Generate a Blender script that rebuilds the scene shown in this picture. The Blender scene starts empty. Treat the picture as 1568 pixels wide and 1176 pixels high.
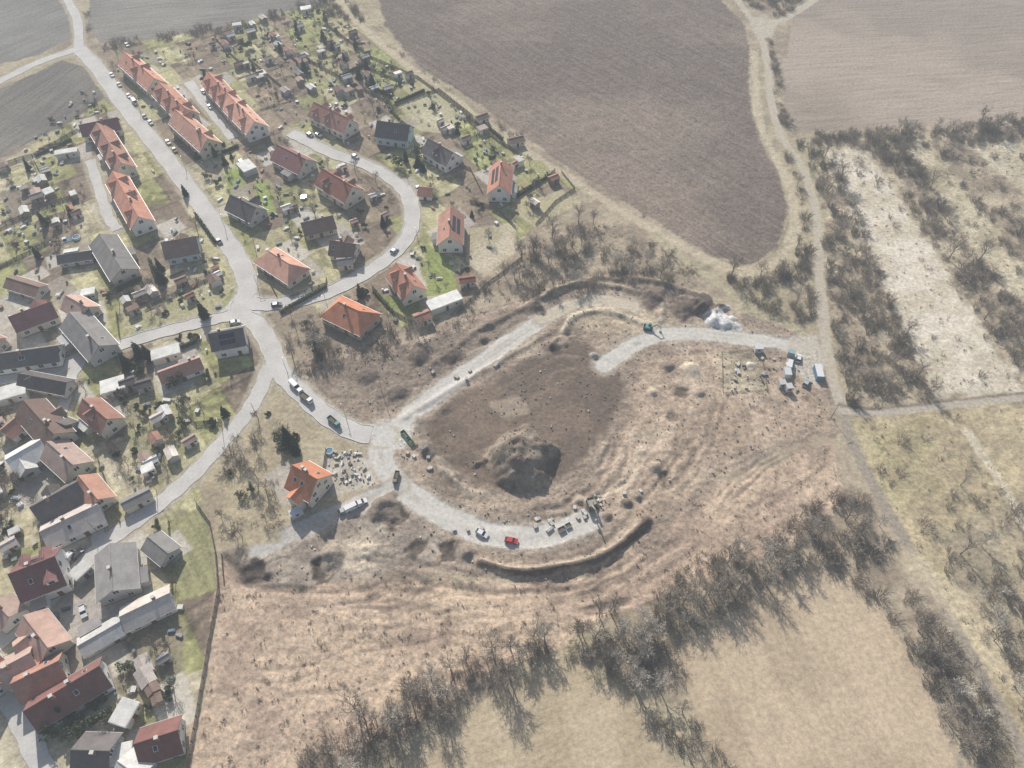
import bpy, math, random
import numpy as np
from mathutils import Vector, Matrix
random.seed(7); np.random.seed(7)
R=random.random
def U(a,b): return a+(b-a)*R()
# ------------------------------------------------------------------ survey -> world
F=1079.0; TH=math.radians(52); HC=165.0
def G(px,py,z=0.0):
    u=(px-784)/F; v=(py-588)/F
    t=(HC-z)/(math.sin(TH)+v*math.cos(TH))
    return (t*u, t*(math.cos(TH)-v*math.sin(TH)))
def GP(P): return [G(*p) for p in P]
K=1.0
def lin(c):
    c=c/255.0
    return c/12.92 if c<=0.04045 else ((c+0.055)/1.055)**2.4
def C(r,g,b,k=None):
    k=K if k is None else k
    return (lin(r)*k,lin(g)*k,lin(b)*k)
sc=bpy.context.scene
def link(o): sc.collection.objects.link(o); return o
# ------------------------------------------------------------------ noise
def vnoise(x,y,seed=0):
    xi=np.floor(x).astype(np.int64); yi=np.floor(y).astype(np.int64)
    fx=(x-xi).astype(np.float32); fy=(y-yi).astype(np.float32)
    fx=fx*fx*(3-2*fx); fy=fy*fy*(3-2*fy)
    def h(a,b):
        n=(a*374761393+b*668265263+seed*1442695041)&0xffffffff
        n=((n^(n>>13))*1274126177)&0xffffffff
        n=(n^(n>>16))&0xffff
        return n.astype(np.float32)/65535.0
    a=h(xi,yi);b=h(xi+1,yi);c=h(xi,yi+1);d=h(xi+1,yi+1)
    return (a*(1-fx)+b*fx)*(1-fy)+(c*(1-fx)+d*fx)*fy
def fbm(x,y,scale,octv=4,seed=0):
    s=0;a=1;t=0
    for i in range(octv):
        s=s+a*vnoise(x/scale*(2**i)+17.3*i,y/scale*(2**i)-9.1*i,seed+i*7); t+=a; a*=0.55
    return s/t
# ------------------------------------------------------------------ ground grid
core_x=np.arange(-330,330.01,0.6)
ox=np.array([345,370,410,480,600,800,1200,2000,3500.])
xs=np.concatenate([-ox[::-1],core_x,ox])
yl=[];y=5.0
while y<440: yl.append(y); y+=0.42+0.5*max(0,y-60)/380
ys=np.concatenate([np.array([-3000,-1500,-600,-250,-100,-40,-10,0.]),np.array(yl),np.array([450,470,500,550,640,800,1100,1800,3500.])])
X,Y=np.meshgrid(xs,ys)
X=X.astype(np.float64);Y=Y.astype(np.float64)
NX=len(xs);NY=len(ys)
COL=np.zeros((NY,NX,3),np.float32); Z=np.zeros((NY,NX),np.float32)
TEX=np.full((NY,NX),0.42,np.float32); ROUGH=np.full((NY,NX),0.22,np.float32)
NOGO=np.zeros((NY,NX),np.float32)
SC=np.zeros((NY,NX),np.float32);SL=np.zeros((NY,NX),np.float32);SA=np.zeros((NY,NX),np.float32)
n_big=fbm(X,Y,45,4,1); n_mid=fbm(X,Y,9,4,2); n_sm=fbm(X,Y,2.2,3,3); n_w=fbm(X,Y,5,4,4)
n_w2=fbm(X,Y,1.6,2,5); n_br=fbm(X,Y,14,3,6)
WARP=(n_w-0.5)*2
def sm(t): t=np.clip(t,0,1); return t*t*(3-2*t)
BRK=sm((n_br-.40)*5)
def sub(P,pad):
    P=np.array(P); a=P.min(0)-pad; b=P.max(0)+pad
    j0,j1=np.searchsorted(xs,a[0]),np.searchsorted(xs,b[0]); i0,i1=np.searchsorted(ys,a[1]),np.searchsorted(ys,b[1])
    return slice(i0,max(i1,i0+1)),slice(j0,max(j1,j0+1))
def dist_line(x,y,P,closed=False):
    d=np.full(x.shape,1e9); n=len(P)
    for i in range(n if closed else n-1):
        ax,ay=P[i];bx,by=P[(i+1)%n]; dx,dy=bx-ax,by-ay; L=dx*dx+dy*dy+1e-9
        t=np.clip(((x-ax)*dx+(y-ay)*dy)/L,0,1)
        d=np.minimum(d,(x-ax-t*dx)**2+(y-ay-t*dy)**2)
    return np.sqrt(d)
def inside(x,y,P):
    r=np.zeros(np.shape(x),bool); n=len(P)
    for i in range(n):
        ax,ay=P[i];bx,by=P[(i+1)%n]
        if ay==by: continue
        c=((ay>y)!=(by>y))&(x<(bx-ax)*(y-ay)/(by-ay)+ax)
        r^=c
    return r
def smooth(P,n=6):
    P=[np.array(p,float) for p in P]
    Q=[2*P[0]-P[1]]+P+[2*P[-1]-P[-2]]; out=[]
    for i in range(1,len(Q)-2):
        a,b,c,d=Q[i-1:i+3]
        for k in range(n):
            t=k/n
            out.append(tuple(0.5*((2*b)+(-a+c)*t+(2*a-5*b+4*c-d)*t*t+(-a+3*b-3*c+d)*t**3)))
    out.append(tuple(P[-1])); return out
def applycol(s,m,col,col2=None,n=None):
    c=np.array(col,np.float32)
    if col2 is not None:
        w=sm((n[s]-0.5)*3+0.5)[...,None]
        c=c*(1-w)+np.array(col2,np.float32)*w
    COL[s]=COL[s]*(1-m[...,None])+c*m[...,None]
def paint(Ppx,col,col2=None,soft=1.0,warp=1.5,amt=1,tex=None,rough=None,n=None,world=False,keep=False):
    P=Ppx if world else GP(Ppx)
    s=sub(P,4); x,y=X[s],Y[s]
    sd=dist_line(x,y,P,True); sd=np.where(inside(x,y,P),sd,-sd)+WARP[s]*warp
    m=(sm(sd/soft+0.5)*amt).astype(np.float32)
    applycol(s,m,col,col2,n_mid if n is None else n)
    if tex is not None: TEX[s]=TEX[s]*(1-m)+tex*m
    if rough is not None: ROUGH[s]=ROUGH[s]*(1-m)+rough*m
    if not keep: SA[s]*=(1-m)
    return s,m
def strip(Ppx,w,col,soft=0.5,warp=0.4,amt=1,z=0.0,tex=None,rough=None,nogo=0,sm_=True,zr=None,off=0,brk=False,wob=0):
    P=GP(Ppx)
    if sm_: P=smooth(P,5)
    s=sub(P,w+4); x,y=X[s],Y[s]
    if wob: x=x+(n_mid[s]-.5)*wob; y=y+(n_w[s]-.5)*wob
    d=dist_line(x,y,P)
    m=(sm((w/2-d+WARP[s]*warp)/soft+0.5)*amt).astype(np.float32)
    B=BRK[s] if brk else 1.0
    m=(m*B).astype(np.float32)
    if col is not None: applycol(s,m,col)
    if tex is not None: TEX[s]=TEX[s]*(1-m)+tex*m; SA[s]*=(1-m)
    if rough is not None: ROUGH[s]=ROUGH[s]*(1-m)+rough*m
    if z: Z[s]+=z*np.exp(-(d/(zr or w/2))**2)*(0.7+0.6*n_mid[s])*B
    if nogo: NOGO[s]=np.maximum(NOGO[s],(d<w/2+nogo))
# base scrub
b0=np.array(C(176,162,140));b1=np.array(C(150,136,118));b2=np.array(C(178,168,138))
w1=sm((n_mid-0.5)*3+0.5)[...,None]; w2=sm((n_big-0.52)*5+0.3)[...,None]
COL[:]=(b0*(1-w1)+b1*w1)*(1-w2*0.5)+b2*w2*0.5
# ---- village parcels
VIL=[(175,75),(380,22),(500,5),(555,50),(640,112),(740,180),(860,262),(885,292),(820,345),(735,430),(680,492),(560,505),(430,475),(400,560),(370,640),(300,725),(322,850),(332,900),(285,1176),(270,1300),(-500,1300),(-900,250),(0,250),(60,215),(130,165)]
pa=G(185,155);pb=G(330,345); al=math.atan2(pb[1]-pa[1],pb[0]-pa[0])
def parcels(Ppx,al,cw,ch,pal,seed,amt=1):
    P=GP(Ppx); s=sub(P,2); x=X[s]+WARP[s]*0.5;y=Y[s]-WARP[s]*0.5
    m=inside(x,y,P)
    u=(x*math.cos(al)+y*math.sin(al))/ch; v=(-x*math.sin(al)+y*math.cos(al))/cw
    ui=np.floor(u+0.3*vnoise(u*0,v*0.7,seed)); 
    v2=v+0.6*vnoise(ui*3.1,ui*0,seed+3); vi=np.floor(v2)
    hh=((ui.astype(np.int64)*7919+vi.astype(np.int64)*104729+seed*31)*2654435761>>7)
    pc=np.array(pal,np.float32)[hh%len(pal)]
    fu=np.abs((u-np.floor(u))-0.5)*2; fv=np.abs((v2-vi)-0.5)*2
    edge=np.maximum(sm((fu-0.9)*10),sm((fv-0.88)*8))[...,None]
    pc=pc*(1-0.3*edge)
    pc=pc*(0.76+0.45*n_mid[s])[...,None]
    pc=pc*(1-0.42*sm((n_w[s]-0.58)*7))[...,None]
    pc=pc*(1+0.2*sm((n_sm[s]-0.62)*9))[...,None]
    mm=(m*amt)[...,None]
    COL[s]=COL[s]*(1-mm)+pc*mm
    ROUGH[s]=np.where(m,0.06,ROUGH[s]); TEX[s]=np.where(m,0.45,TEX[s])
    k=(hh//16)%4
    SC[s]=np.where(m,np.where(k%2==0,v*cw,u*ch),SC[s]); SL[s]=np.where(m,np.where(k%2==0,u*ch,v*cw),SL[s]); SA[s]=np.where(m,np.where(k==0,.7,np.where(k==1,.4,.1)),SA[s])
pal=[C(184,177,140),C(176,168,132),C(160,158,112),C(152,137,117),C(196,186,160),C(138,124,108),C(164,166,114),C(184,174,146),C(154,151,110),C(190,180,150)]
parcels(VIL,al,11,19,pal,3)
# ---- fields
def furrows(s,m,ang,amp,l0=0,cs=1.0):
    x,y=X[s],Y[s]; c=-x*math.sin(ang)+y*math.cos(ang)+(n_big[s]-.5)*6; l=x*math.cos(ang)+y*math.sin(ang)
    k=m>.5
    SC[s]=np.where(k,c*cs,SC[s]); SL[s]=np.where(k,l+l0,SL[s]); SA[s]=np.where(k,amp,SA[s])
def ang(a,b):
    a=G(*a);b=G(*b); return math.atan2(b[1]-a[1],b[0]-a[0])
FD1=[(545,-150),(1040,-150),(1095,-10),(1140,40),(1152,90),(1150,170),(1185,250),(1208,320),(1192,378),(1150,405),(1090,392),(1020,348),(940,298),(860,248),(790,200),(720,150),(640,98),(590,40)]
s,m=paint(FD1,C(140,126,114),C(120,108,99),soft=1,warp=1.2,tex=.6,rough=.2,n=n_big); furrows(s,m,ang((640,100),(1020,350)),.65)
FD2=[(1215,28),(1330,-100),(1900,-100),(1900,180),(1568,180),(1480,190),(1350,198),(1240,203),(1202,190),(1197,130)]
s,m=paint(FD2,C(170,156,141),C(152,139,126),soft=1,tex=.4,rough=.1,n=n_big); furrows(s,m,ang((1240,150),(1568,130)),.55,300)
s,m=paint([(135,-120),(545,-150),(520,-5),(440,18),(350,38),(250,58),(152,66),(138,40)],C(145,140,132),C(127,122,115),warp=1,tex=.4,rough=.08,n=n_big); furrows(s,m,ang((140,50),(400,20)),.75,500)
s,m=paint([(-500,-120),(85,-120),(102,0),(110,58),(60,84),(-300,170)],C(143,140,134),C(129,125,119),warp=1,tex=.4,rough=.08,n=n_big); furrows(s,m,ang((0,60),(100,20)),.65,700)
s,m=paint([(-400,260),(-200,180),(0,138),(95,92),(128,102),(160,150),(110,186),(50,215),(0,243)],C(132,126,117),C(118,112,105),warp=.8,tex=.4,rough=.08,n=n_big); furrows(s,m,ang((0,200),(110,120)),.75,900)
for k in range(4):
    strip([(590-10*k,40+0*k),(640+8*k,98-7*k),(720+8*k,150-8*k),(860+8*k,248-9*k),(1020+4*k,348-11*k),(1090-2*k,392-14*k),(1150-10*k,405-14*k),(1192-14*k,378-6*k),(1208-15*k,320),(1185-15*k,250),(1150-14*k,170),(1152-14*k,90)],.9,C(102,93,84),amt=.45,warp=.3,brk=True)
for k in range(7):
    strip([(640+70*k,-30+8*k),(760+60*k,60+22*k),(900+42*k,150+30*k)],.8,C(110,100,90),amt=.3,warp=.3,brk=True)
# right side dry grass
paint([(1270,210),(1568,190),(1900,180),(1900,600),(1430,612),(1300,628),(1262,420)],C(186,173,148),C(150,136,118),soft=2,warp=3,tex=.6,rough=.3)
paint([(1385,205),(1420,215),(1470,280),(1600,440),(1600,520),(1500,400),(1430,290)],C(200,189,162),C(172,161,134),soft=3,warp=4,amt=.8)
paint([(1480,220),(1568,215),(1700,250),(1700,360),(1568,300)],C(210,200,176),C(186,175,150),soft=3,warp=4,amt=.8)
s,m=paint([(1268,232),(1322,224),(1372,300),(1440,400),(1500,498),(1575,600),(1430,612),(1402,540),(1352,430),(1308,330)],C(216,206,188),C(198,187,165),soft=3,warp=3.5,tex=.5,rough=.15)
# SE grass
paint([(1300,640),(1568,615),(2000,600),(2300,1300),(1560,1300),(1480,1000),(1400,860)],C(190,175,143),C(168,154,126),soft=2,warp=3,tex=.55,rough=.25)
paint([(1310,650),(1420,640),(1440,760),(1370,780)],C(176,168,128),C(164,152,120),soft=4,warp=5,amt=.6)
paint([(1440,830),(1568,750),(1900,700),(1900,1200),(1620,1200),(1500,960)],C(172,159,135),C(148,137,118),soft=3,warp=5,amt=.8)
# south meadow + fields
MEAD=[(330,850),(420,870),(640,880),(860,890),(980,830),(1090,740),(1270,680),(1300,760),(1200,840),(900,960),(720,1060),(520,1176),(440,1300),(250,1300),(285,1176),(312,1050),(336,900)]
paint(MEAD,C(196,174,151),C(172,151,133),soft=2,warp=3,tex=.6,rough=.26)
s,m=paint([(1030,1000),(1100,950),(1190,895),(1245,872),(1310,885),(1380,985),(1440,1100),(1520,1300),(1150,1300),(1100,1176),(1060,1090)],C(194,175,149),C(180,162,137),soft=1.5,warp=1.5,tex=.35,rough=.08); furrows(s,m,ang((1240,900),(1400,1176)),.3,1200)
s,m=paint([(600,1200),(760,1050),(890,1010),(960,1060),(1020,1140),(1060,1250),(560,1300)],C(192,175,148),C(178,162,135),soft=1.5,warp=1.5,tex=.35,rough=.08); furrows(s,m,ang((1000,1050),(700,1176)),.3,1500)
# ---- construction site
SITE=[(440,590),(470,520),(620,515),(760,470),(850,445),(960,440),(1040,440),(1100,470),(1240,510),(1265,560),(1280,660),(1180,690),(1100,740),(990,830),(870,890),(640,885),(400,895),(350,880),(350,850),(430,820),(560,760),(590,690)]
paint(SITE,C(172,155,137),C(148,132,117),soft=2,warp=3,tex=.65,rough=.33)
paint([(980,550),(1100,540),(1240,560),(1275,650),(1150,690),(1060,750),(980,800),(900,760),(950,660)],C(190,170,149),C(166,147,128),soft=3,warp=3)
paint([(500,560),(640,525),(800,470),(850,470),(760,520),(690,575),(620,625),(540,630),(480,600)],C(132,119,107),C(150,135,120),soft=3,warp=3)
paint([(640,655),(700,610),(800,555),(870,515),(945,555),(955,600),(930,660),(880,715),(830,745),(760,750),(690,720)],C(129,113,99),C(113,100,89),soft=3,warp=2.5,tex=.45,rough=.15)
paint([(340,850),(430,830),(560,770),(650,790),(700,830),(640,870),(500,900),(370,895)],C(170,158,143),C(148,135,122),soft=2,warp=3)
paint([(850,462),(920,448),(990,462),(1010,495),(960,520),(880,500)],C(204,188,163),C(178,162,139),soft=1.5,warp=1.5)
paint([(500,830),(560,815),(600,840),(560,880),(510,870)],C(204,190,168),C(178,164,144),soft=2,warp=2,amt=.8)
paint([(1100,540),(1165,535),(1175,600),(1105,600)],C(182,171,146),C(162,150,128),soft=1.5,warp=1.2,amt=.8)
for k in range(22):   # irregular machine-scraped patches
    a,b_=U(600,1230),U(480,860)
    if inside(np.array(G(a,b_)[0]),np.array(G(a,b_)[1]),GP(SITE)):
        L=U(12,36); paint([(a-L,b_-L*.3),(a+L*.5,b_-L*.5),(a+L,b_+L*.2),(a-L*.2,b_+L*.5)],C(*random.choice([(196,180,158),(140,125,111),(180,164,144),(126,112,100)])),soft=1.5,warp=2.5,amt=.45)
# vehicle tracks follow the loop
cx,cy=G(800,645)
rr=np.hypot(X-cx,(Y-cy)*1.15)+WARP*1.6+(n_big-.5)*8; aa=np.arctan2(Y-cy,X-cx)
st=vnoise(rr/2.6,aa*4,32)
mm1=(inside(X,Y,GP(MEAD))&(SA<.1)); mm2=(inside(X,Y,GP(SITE))&(rr>24)); msk=mm1|mm2
SC[:]=np.where(msk,rr,SC);SL[:]=np.where(msk,aa*55,SL);SA[:]=np.where(mm2,.5,np.where(mm1,.4,SA))
Z+=(st-0.5)*0.3*msk
COL*=(1+0.2*(st-0.5)*msk)[...,None]
COL*=(1+0.35*(n_sm-0.5)*(TEX>0.4))[...,None]
# ---- gravel roads of the site
gr=C(202,197,188)
def gravel(P,w,col=gr,**k):
    strip(P,w+2.6,C(172,160,145),soft=1.4,warp=1.6,amt=.8)
    strip(P,w,col,soft=.8,warp=.8,tex=.3,rough=.03,nogo=1.0,**k)
    for o in (-3,3): strip([(a,b+o) for a,b in P],.7,C(172,164,152),soft=.5,warp=.5,amt=.5,brk=True)
gravel([(590,668),(640,625),(700,580),(770,530),(835,486)],5.5)
gravel([(830,488),(880,466),(930,460),(972,470)],4.5,C(196,185,165))
gravel([(925,560),(960,535),(990,518),(1040,510),(1110,515),(1180,524),(1235,532)],5)
gravel([(592,660),(583,700),(608,738),(650,772),(700,800),(760,820),(812,823),(862,812),(900,795)],6.5)
gravel([(612,742),(560,766),(500,795),(440,820),(395,845)],4.5,C(188,183,175))
paint([(1205,515),(1250,512),(1265,560),(1250,590),(1205,570)],C(190,181,167),soft=1,warp=1,rough=.05)
paint([(560,650),(600,640),(640,650),(620,690),(580,690)],gr,soft=1.2,warp=1,rough=.04)
# dirt tracks
tr=C(186,176,158)
strip([(1165,45),(1175,100),(1180,150),(1195,205),(1230,260),(1250,330),(1256,420),(1262,500),(1275,580),(1290,622)],3.4,tr,nogo=.8,rough=.04,tex=.35)
strip([(1290,622),(1310,690),(1370,800),(1430,900),(1490,1010),(1550,1120),(1600,1230)],3.0,C(158,147,132),nogo=.5,rough=.06)
strip([(1285,628),(1340,632),(1400,626),(1568,608),(1800,590)],2.8,C(180,170,154),nogo=.8,rough=.05)
strip([(1290,622),(1340,626),(1400,620),(1568,602),(1800,584)],1,C(120,108,96),amt=.7)
strip([(1165,45),(1140,15),(1085,-60)],3.5,tr,nogo=.8); strip([(1165,45),(1220,18),(1330,-60)],4,tr,nogo=.8)
paint([(1145,25),(1190,30),(1180,70),(1160,60)],tr,warp=1)
strip([(500,-60),(525,5),(565,50),(620,98),(700,156),(790,222),(880,278),(960,328),(1030,368),(1100,405),(1150,416),(1196,395),(1216,345),(1208,280),(1172,215),(1157,150),(1153,80)],4.0,C(194,181,156),warp=1.2,soft=1.8,nogo=.3,amt=.8)
strip([(1000,360),(1080,420),(1150,470),(1230,510)],3,C(176,166,138),warp=1,soft=1)
strip([(1480,660),(1520,720),(1568,800),(1620,880)],2.5,C(200,188,164),warp=.6,soft=1)
strip([(1400,860),(1470,930),(1540,1020),(1600,1100)],7,C(204,190,160),warp=2,soft=3,amt=.7)
def ruts(P,n,gap,col,z,amt=.5,w=.8,j=4):
    for k in range(n):
        q=[(a+gap[0]*k+U(-j,j),b+gap[1]*k+U(-j,j)) for a,b in P]
        strip(q,w*U(.7,1.3),col,soft=.7,warp=.5,amt=amt,z=z,zr=.7,brk=True,wob=3)
dk=C(120,106,95);lt=C(200,184,162)
ruts([(345,858),(380,893),(500,905),(640,890),(760,905),(870,900),(980,850),(1080,780),(1150,715),(1240,660)],3,(3,8),dk,-.35,.65)
strip([(345,858),(380,895),(500,907),(640,893),(760,907),(870,902)],1,dk,amt=.55,z=-.3,zr=.8,warp=.6)
ruts([(400,935),(520,930),(660,925),(800,930),(900,925),(1000,890),(1100,810),(1200,740),(1270,690)],2,(2,18),dk,-.15,.3)
ruts([(500,835),(560,850),(650,865),(740,885),(860,885),(960,850)],2,(0,9),dk,-.3,.5)
ruts([(665,700),(700,735),(770,757),(835,748),(885,705),(905,660)],3,(9,10),lt,.4,.6,1.1)
ruts([(690,745),(740,775),(820,778),(880,755),(925,700),(945,640)],3,(9,9),C(112,99,88),-.4,.55,1.0)
ruts([(955,590),(985,640),(975,700),(930,755)],2,(16,3),lt,.3,.55)
ruts([(985,560),(975,640),(960,720),(900,765)],2,(8,0),lt,-.3,.55)
ruts([(1090,560),(1075,640),(1030,720),(960,790),(900,850)],3,(16,6),dk,-.35,.55)
ruts([(1000,560),(1040,600),(1030,680),(990,740)],2,(12,4),dk,-.3,.45)
ruts([(1120,610),(1180,640),(1150,690),(1080,720)],2,(10,6),dk,-.2,.4)
ruts([(940,560),(1000,530),(1080,530),(1160,535)],2,(2,10),lt,-.15,.4)
ruts([(860,500),(880,480),(930,478),(975,492),(960,515),(900,512)],3,(5,6),C(122,108,92),-.6,.65,1.2,2)
ruts([(470,600),(560,610),(640,590),(720,540),(800,490)],3,(0,-14),dk,-.3,.4)
ruts([(1180,560),(1250,600),(1275,650)],2,(-12,4),dk,-.2,.4)
ruts([(700,640),(780,590),(860,545),(930,560)],3,(8,14),C(148,133,118),-.08,.35,.9)
for i in range(26):
    a=U(360,1150);b=U(920,1080)
    if inside(np.array(G(a,b)[0]),np.array(G(a,b)[1]),GP(MEAD)):
        L=U(60,200); strip([(a,b),(a+L*.5,b+U(-12,4)),(a+L,b-L*.3*R())],.6,dk,amt=.4,warp=.5,z=-.1,zr=.6)
for i in range(5): strip([(560+i*30,880+i*4),(568+i*30,960),(560+i*26,1040)],.6,dk,amt=.35,warp=.5)
# berms
strip([(735,862),(790,876),(870,868),(935,845),(990,798)],2.2,C(96,84,76),z=1.6,zr=1.0,amt=.85,warp=1.2)  # berm's shade painted dark into the ground colour, on top of the relief
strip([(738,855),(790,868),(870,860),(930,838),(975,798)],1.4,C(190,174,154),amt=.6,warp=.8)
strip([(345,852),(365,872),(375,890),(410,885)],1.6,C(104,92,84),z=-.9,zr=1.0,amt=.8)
strip([(640,640),(660,690),(700,730)],2,C(150,139,126),z=.7,zr=1.2,amt=.6)
strip([(620,640),(700,590),(780,545),(850,505)],1.6,C(120,108,98),z=.5,zr=1,amt=.0)
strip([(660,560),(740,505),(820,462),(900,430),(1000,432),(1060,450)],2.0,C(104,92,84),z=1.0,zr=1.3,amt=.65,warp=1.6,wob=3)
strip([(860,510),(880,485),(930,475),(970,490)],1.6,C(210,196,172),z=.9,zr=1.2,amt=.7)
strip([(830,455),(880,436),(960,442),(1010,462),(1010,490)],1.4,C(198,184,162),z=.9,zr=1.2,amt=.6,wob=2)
strip([(900,935),(960,920)],2,dk,z=-.6,zr=1.2,amt=.7)
def pile(px,py,r,h,col,col2=None,rag=1.0,cone=False):
    x0,y0=G(px,py); s=(slice(np.searchsorted(ys,y0-r*2),np.searchsorted(ys,y0+r*2)),slice(np.searchsorted(xs,x0-r*2),np.searchsorted(xs,x0+r*2)))
    d=np.hypot(X[s]-x0,Y[s]-y0)/r*(1+rag*(n_w[s]-.5)*1.6+rag*.5*(n_sm[s]-.5))
    k=np.clip(1-d,0,1)
    if cone: Z[s]+=h*(np.sin(np.minimum(k*1.5,1)*math.pi/2)*(.84)+.16*k+ (n_sm[s]-.5)*.26*sm(k*4)+(n_w2[s]-.5)*.16*sm(k*4))
    else: Z[s]+=h*(sm(k*1.4)*(.75+.6*n_sm[s]))
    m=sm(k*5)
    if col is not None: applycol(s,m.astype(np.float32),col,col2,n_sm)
    ROUGH[s]=np.maximum(ROUGH[s],m*.3); NOGO[s]=np.maximum(NOGO[s],m>0.2); SA[s]*=(1-m)
pile(795,702,9.8,6.4,C(150,138,124),C(120,108,96),cone=True,rag=.45)
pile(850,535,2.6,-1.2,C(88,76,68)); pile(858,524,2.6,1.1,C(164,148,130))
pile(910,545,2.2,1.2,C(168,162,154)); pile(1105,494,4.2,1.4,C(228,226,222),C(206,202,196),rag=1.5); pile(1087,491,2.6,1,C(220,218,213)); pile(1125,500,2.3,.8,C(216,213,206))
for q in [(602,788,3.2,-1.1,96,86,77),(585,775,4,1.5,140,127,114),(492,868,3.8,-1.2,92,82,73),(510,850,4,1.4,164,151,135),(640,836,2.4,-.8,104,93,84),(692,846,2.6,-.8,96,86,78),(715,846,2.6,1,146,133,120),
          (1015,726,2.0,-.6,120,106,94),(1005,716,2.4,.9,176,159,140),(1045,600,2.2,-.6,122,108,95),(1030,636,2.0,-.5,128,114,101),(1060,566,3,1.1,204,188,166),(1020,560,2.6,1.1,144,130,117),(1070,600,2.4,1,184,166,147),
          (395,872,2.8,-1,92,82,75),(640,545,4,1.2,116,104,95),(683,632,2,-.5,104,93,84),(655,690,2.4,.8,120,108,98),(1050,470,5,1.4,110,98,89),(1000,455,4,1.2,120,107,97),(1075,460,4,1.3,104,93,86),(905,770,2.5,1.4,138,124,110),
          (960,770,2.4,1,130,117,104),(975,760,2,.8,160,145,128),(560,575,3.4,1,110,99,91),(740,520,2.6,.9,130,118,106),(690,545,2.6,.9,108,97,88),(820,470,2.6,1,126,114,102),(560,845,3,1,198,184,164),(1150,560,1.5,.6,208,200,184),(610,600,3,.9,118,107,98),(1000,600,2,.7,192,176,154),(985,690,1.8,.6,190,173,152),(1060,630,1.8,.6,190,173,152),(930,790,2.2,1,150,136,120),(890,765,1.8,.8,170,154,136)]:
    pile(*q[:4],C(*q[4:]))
# lawns and gardens
for P,c,c2 in [([(345,262),(372,255),(378,290),(350,300)],(150,166,96),(144,154,96)),([(388,275),(412,280),(422,325),(398,330)],(144,162,92),(152,160,96)),
    ([(575,450),(600,470),(640,490),(700,440),(690,395),(650,370),(655,430),(640,455),(600,455)],(146,156,94),(130,141,84)),
    ([(790,250),(830,245),(850,270),(800,300)],(164,162,118),(156,151,112)),([(610,160),(670,140),(720,180),(690,205),(640,200)],(192,184,155),(178,172,140)),
    ([(385,360),(440,345),(500,420),(470,440),(440,455),(400,440)],(182,173,138),(160,153,118)),([(715,350),(790,340),(790,385),(740,425),(715,400)],(202,190,166),(176,166,138)),
    ([(415,475),(480,465),(500,500),(560,505),(520,540),(430,550)],(162,147,128),(142,129,113)),([(180,470),(340,420),(355,440),(340,470),(190,520)],(184,177,144),(166,161,124)),
    ([(185,465),(335,412),(340,425),(190,478)],(140,126,111),(152,137,119)),([(260,800),(310,775),(330,840),(330,900),(265,925)],(158,155,114),(142,139,106)),
    ([(180,960),(260,930),(285,960),(275,1060),(230,1090),(170,1060)],(148,139,116),(130,121,103)),([(150,700),(190,790),(160,810),(140,740)],(174,172,126),(162,159,116)),
    ([(180,610),(260,600),(300,660),(270,720),(200,700)],(169,165,126),(148,143,113)),([(0,300),(60,270),(80,310),(20,350)],(142,129,115),(132,120,106)),
    ([(780,320),(860,290),(890,310),(820,350)],(184,174,142),(172,162,130)),([(340,690),(420,690),(430,830),(340,840),(310,750)],(180,167,139),(158,145,122))]:
    paint(P,C(*c),C(*c2),soft=.8,warp=.5,tex=.5,rough=.05,keep=True,amt=.9)
for P in [[(640,455),(700,450),(715,440),(690,480),(650,490)],[(600,395),(640,400),(645,420),(610,430)],[(455,380),(500,420),(480,430)],[(225,535),(300,515),(310,550),(240,570)],[(85,870),(130,830),(150,840),(95,910)],[(520,700),(560,700),(575,740),(510,760),(490,700)],[(480,790),(520,770),(560,755),(560,785),(490,810)],[(80,240),(140,215),(140,240),(95,255)]]:
    paint(P,C(200,193,182),C(172,164,152),soft=.8,warp=.8,tex=.35,rough=.03,amt=.8)
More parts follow.
